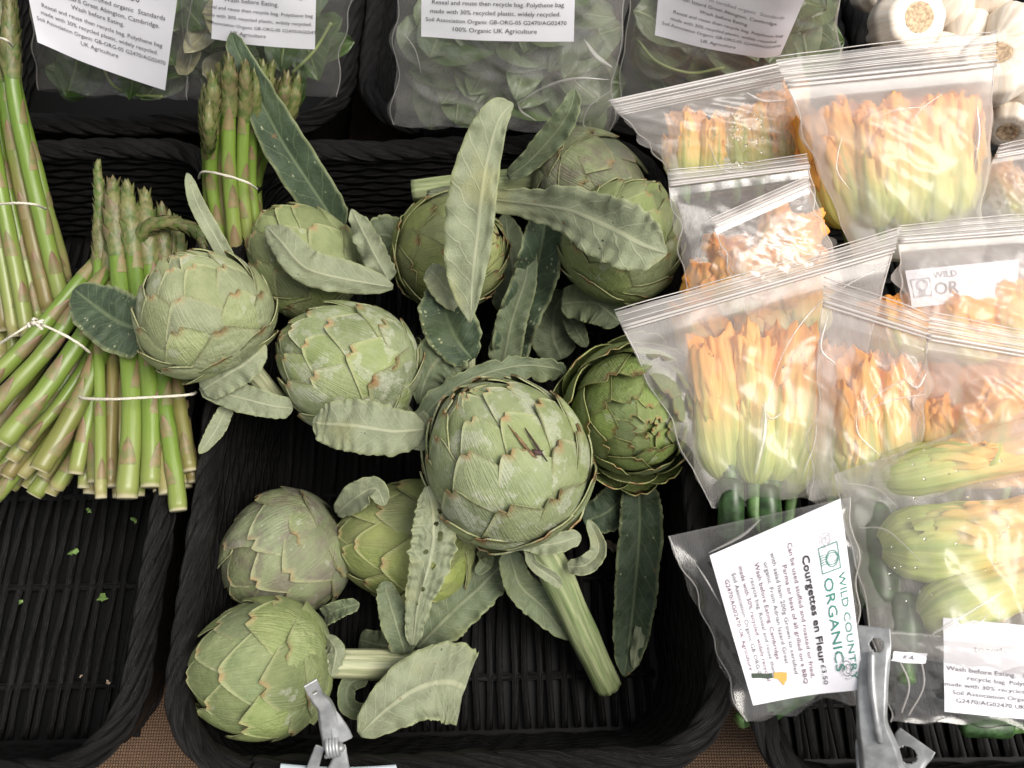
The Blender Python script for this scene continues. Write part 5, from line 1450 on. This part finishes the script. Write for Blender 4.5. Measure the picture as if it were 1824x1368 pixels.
def coil(root, x, y, z, rpx, wire, turns, width, axis=(1, 0, 0)):
    c0 = P(x, y, z); R = pxs(c0, rpx); W = pxs(c0, width); wr = pxs(c0, wire)
    ax = unit(axis); a1 = unit(np.cross(ax, (0, 0, 1.0))); a2 = np.cross(ax, a1)
    t = np.linspace(0, 1, 26 * turns)
    c = c0 + np.outer(t - .5, ax) * W + R * (np.cos(t * turns * 2 * math.pi)[:, None] * a1 + np.sin(t * turns * 2 * math.pi)[:, None] * a2)
    v, f, uv = tube(c, wr, 8)
    return part('spring', root, v, f, M_STEEL)
cr_ = thing('spring_clip', 'large steel spring clip gripping the front of the right basket', 'clip', P(1570, 1340, .11), group='steel clips holding price cards')
plate(cr_, 'upper_lever', [(1556, 1116, .184, 54), (1556, 1160, .182, 58), (1553, 1230, .178, 60), (1554, 1290, .172, 58), (1566, 1340, .162, 74), (1574, 1385, .15, 84)], .006, (.0095, -.0015, .0036), n=80, m=33)
c = catmull([P(1552, 1162, .1840), P(1553, 1220, .1815), P(1560, 1280, .1765), (P(1568, 1322, .168))], 24)
v, f, uv = tube(c, .0019, 10); part('spring_arm', cr_, v, f, M_STEEL)
coil(cr_, 1562, 1338, .150, 24, 5.5, 4, 34, (1, -.1, 0))
plate(cr_, 'lower_lever', [(1634, 1318, .150, 66), (1612, 1352, .145, 74), (1585, 1400, .14, 80)], .002, (.010, .000, .0045), n=48, m=25)
for x in (1532, 1545):
    plate(cr_, 'pivot_ear', [(x, 1318, .142, 14), (x + 2, 1345, .14, 22), (x + 8, 1390, .135, 24)], .001)
cl_ = thing('spring_clip', 'small grey steel clip at the front of the artichoke basket', 'clip', P(595, 1330, .11), group='steel clips holding price cards')
plate(cl_, 'upper_lever', [(553, 1217, .182, 25), (566, 1243, .170, 26), (580, 1262, .161, 32), (588, 1300, .148, 40), (592, 1335, .138, 36)], .004, (.0085, 0, .0012), n=60, m=21)
plate(cl_, 'side_flange', [(590, 1262, .156, 8), (604, 1300, .146, 34), (612, 1322, .14, 40)], .001)
coil(cl_, 592, 1330, .140, 15, 4, 4, 22, (1, .1, 0))
plate(cl_, 'lower_lever', [(570, 1330, .135, 16), (562, 1352, .13, 22), (548, 1395, .12, 26)], .001)
plate(cl_, 'lower_lever', [(606, 1328, .135, 18), (606, 1352, .13, 30), (600, 1395, .12, 60)], .001)
c = P(606, 1332, .141)
v, f, uv = tube(np.array([c + unit(toward(c)) * a for a in (-.003, 0, .002, .003)]), np.array([.0026, .0026, .0022, .0006]), 14)
part('rivet', cl_, v, f, M_STEEL)

# the card the small clip holds
p = Patch((500, 1362, .120), (705, 1364, .120), (720, 1420, .085), (490, 1420, .085))
nu = 24
V = []
for k in range(2):
    for i in range(nu):
        for j in range(nu):
            u, v_ = j / (nu - 1), i / (nu - 1)
            V.append(p.at(u, v_) + p.N * (.0035 * math.sin(math.pi * u) * (1 - v_) - k * .0006) + unit(p.c[0] - p.c[3]) * .0035 * math.sin(math.pi * u))
f = grid_faces(nu, nu) + [tuple(x + nu * nu for x in q[::-1]) for q in grid_faces(nu, nu)]
solo('price_card', 'pale blue price card held by the small steel clip', 'card', V, f, M_CARD)

# ------------------------------------------------------------------ scraps on the basket floors
def scrap(lab, x, y, z, px, mat, seed, group='green scraps on the left basket floor'):
    rg = np.random.default_rng(seed)
    c = P(x, y, z); r = pxs(c, px) / 2
    n = 9
    V = [c + np.array([0, 0, r * .5])]
    for k in range(n):
        a = 2 * math.pi * k / n; q = r * rg.uniform(.35, 1.3)
        V.append(c + np.array([q * math.cos(a), q * math.sin(a), r * rg.uniform(-.3, .5)]))
    V.append(c - np.array([0, 0, r * .3]))
    f = [(0, 1 + k, 1 + (k + 1) % n) for k in range(n)] + [(n + 1, 1 + (k + 1) % n, 1 + k) for k in range(n)]
    solo('leaf_scrap', lab, 'scrap', V, f, mat, group=group, smooth=False)
for k, (x, y, s, lab, m) in enumerate([(132, 983, 26, 'forked green scrap on the left basket floor', M_SCRAP), (183, 1066, 24, 'rounded dark green scrap on the left basket floor', M_SCRAP), (245, 1083, 16, 'small green scrap nearest the middle basket', M_SCRAP), (160, 910, 16, 'green scrap under the asparagus ends', M_SCRAP),
                                       (240, 926, 18, 'thin green scrap under the front asparagus bunch', M_SCRAP), (192, 1216, 14, 'pale straw scrap near the front of the left basket', M_SCRAP_PALE), (36, 1072, 12, 'tiny green scrap at the left picture edge', M_SCRAP), (144, 1204, 8, 'tiny straw speck near the front of the left basket', M_SCRAP_PALE)]):
    scrap(lab, x, y, .0165, s * .75, m, 50 + k)
scrap('pinkish crumb beside the long dark leaf', 1088, 972, .0175, 26, M_SCRAP_PALE, 77, None)
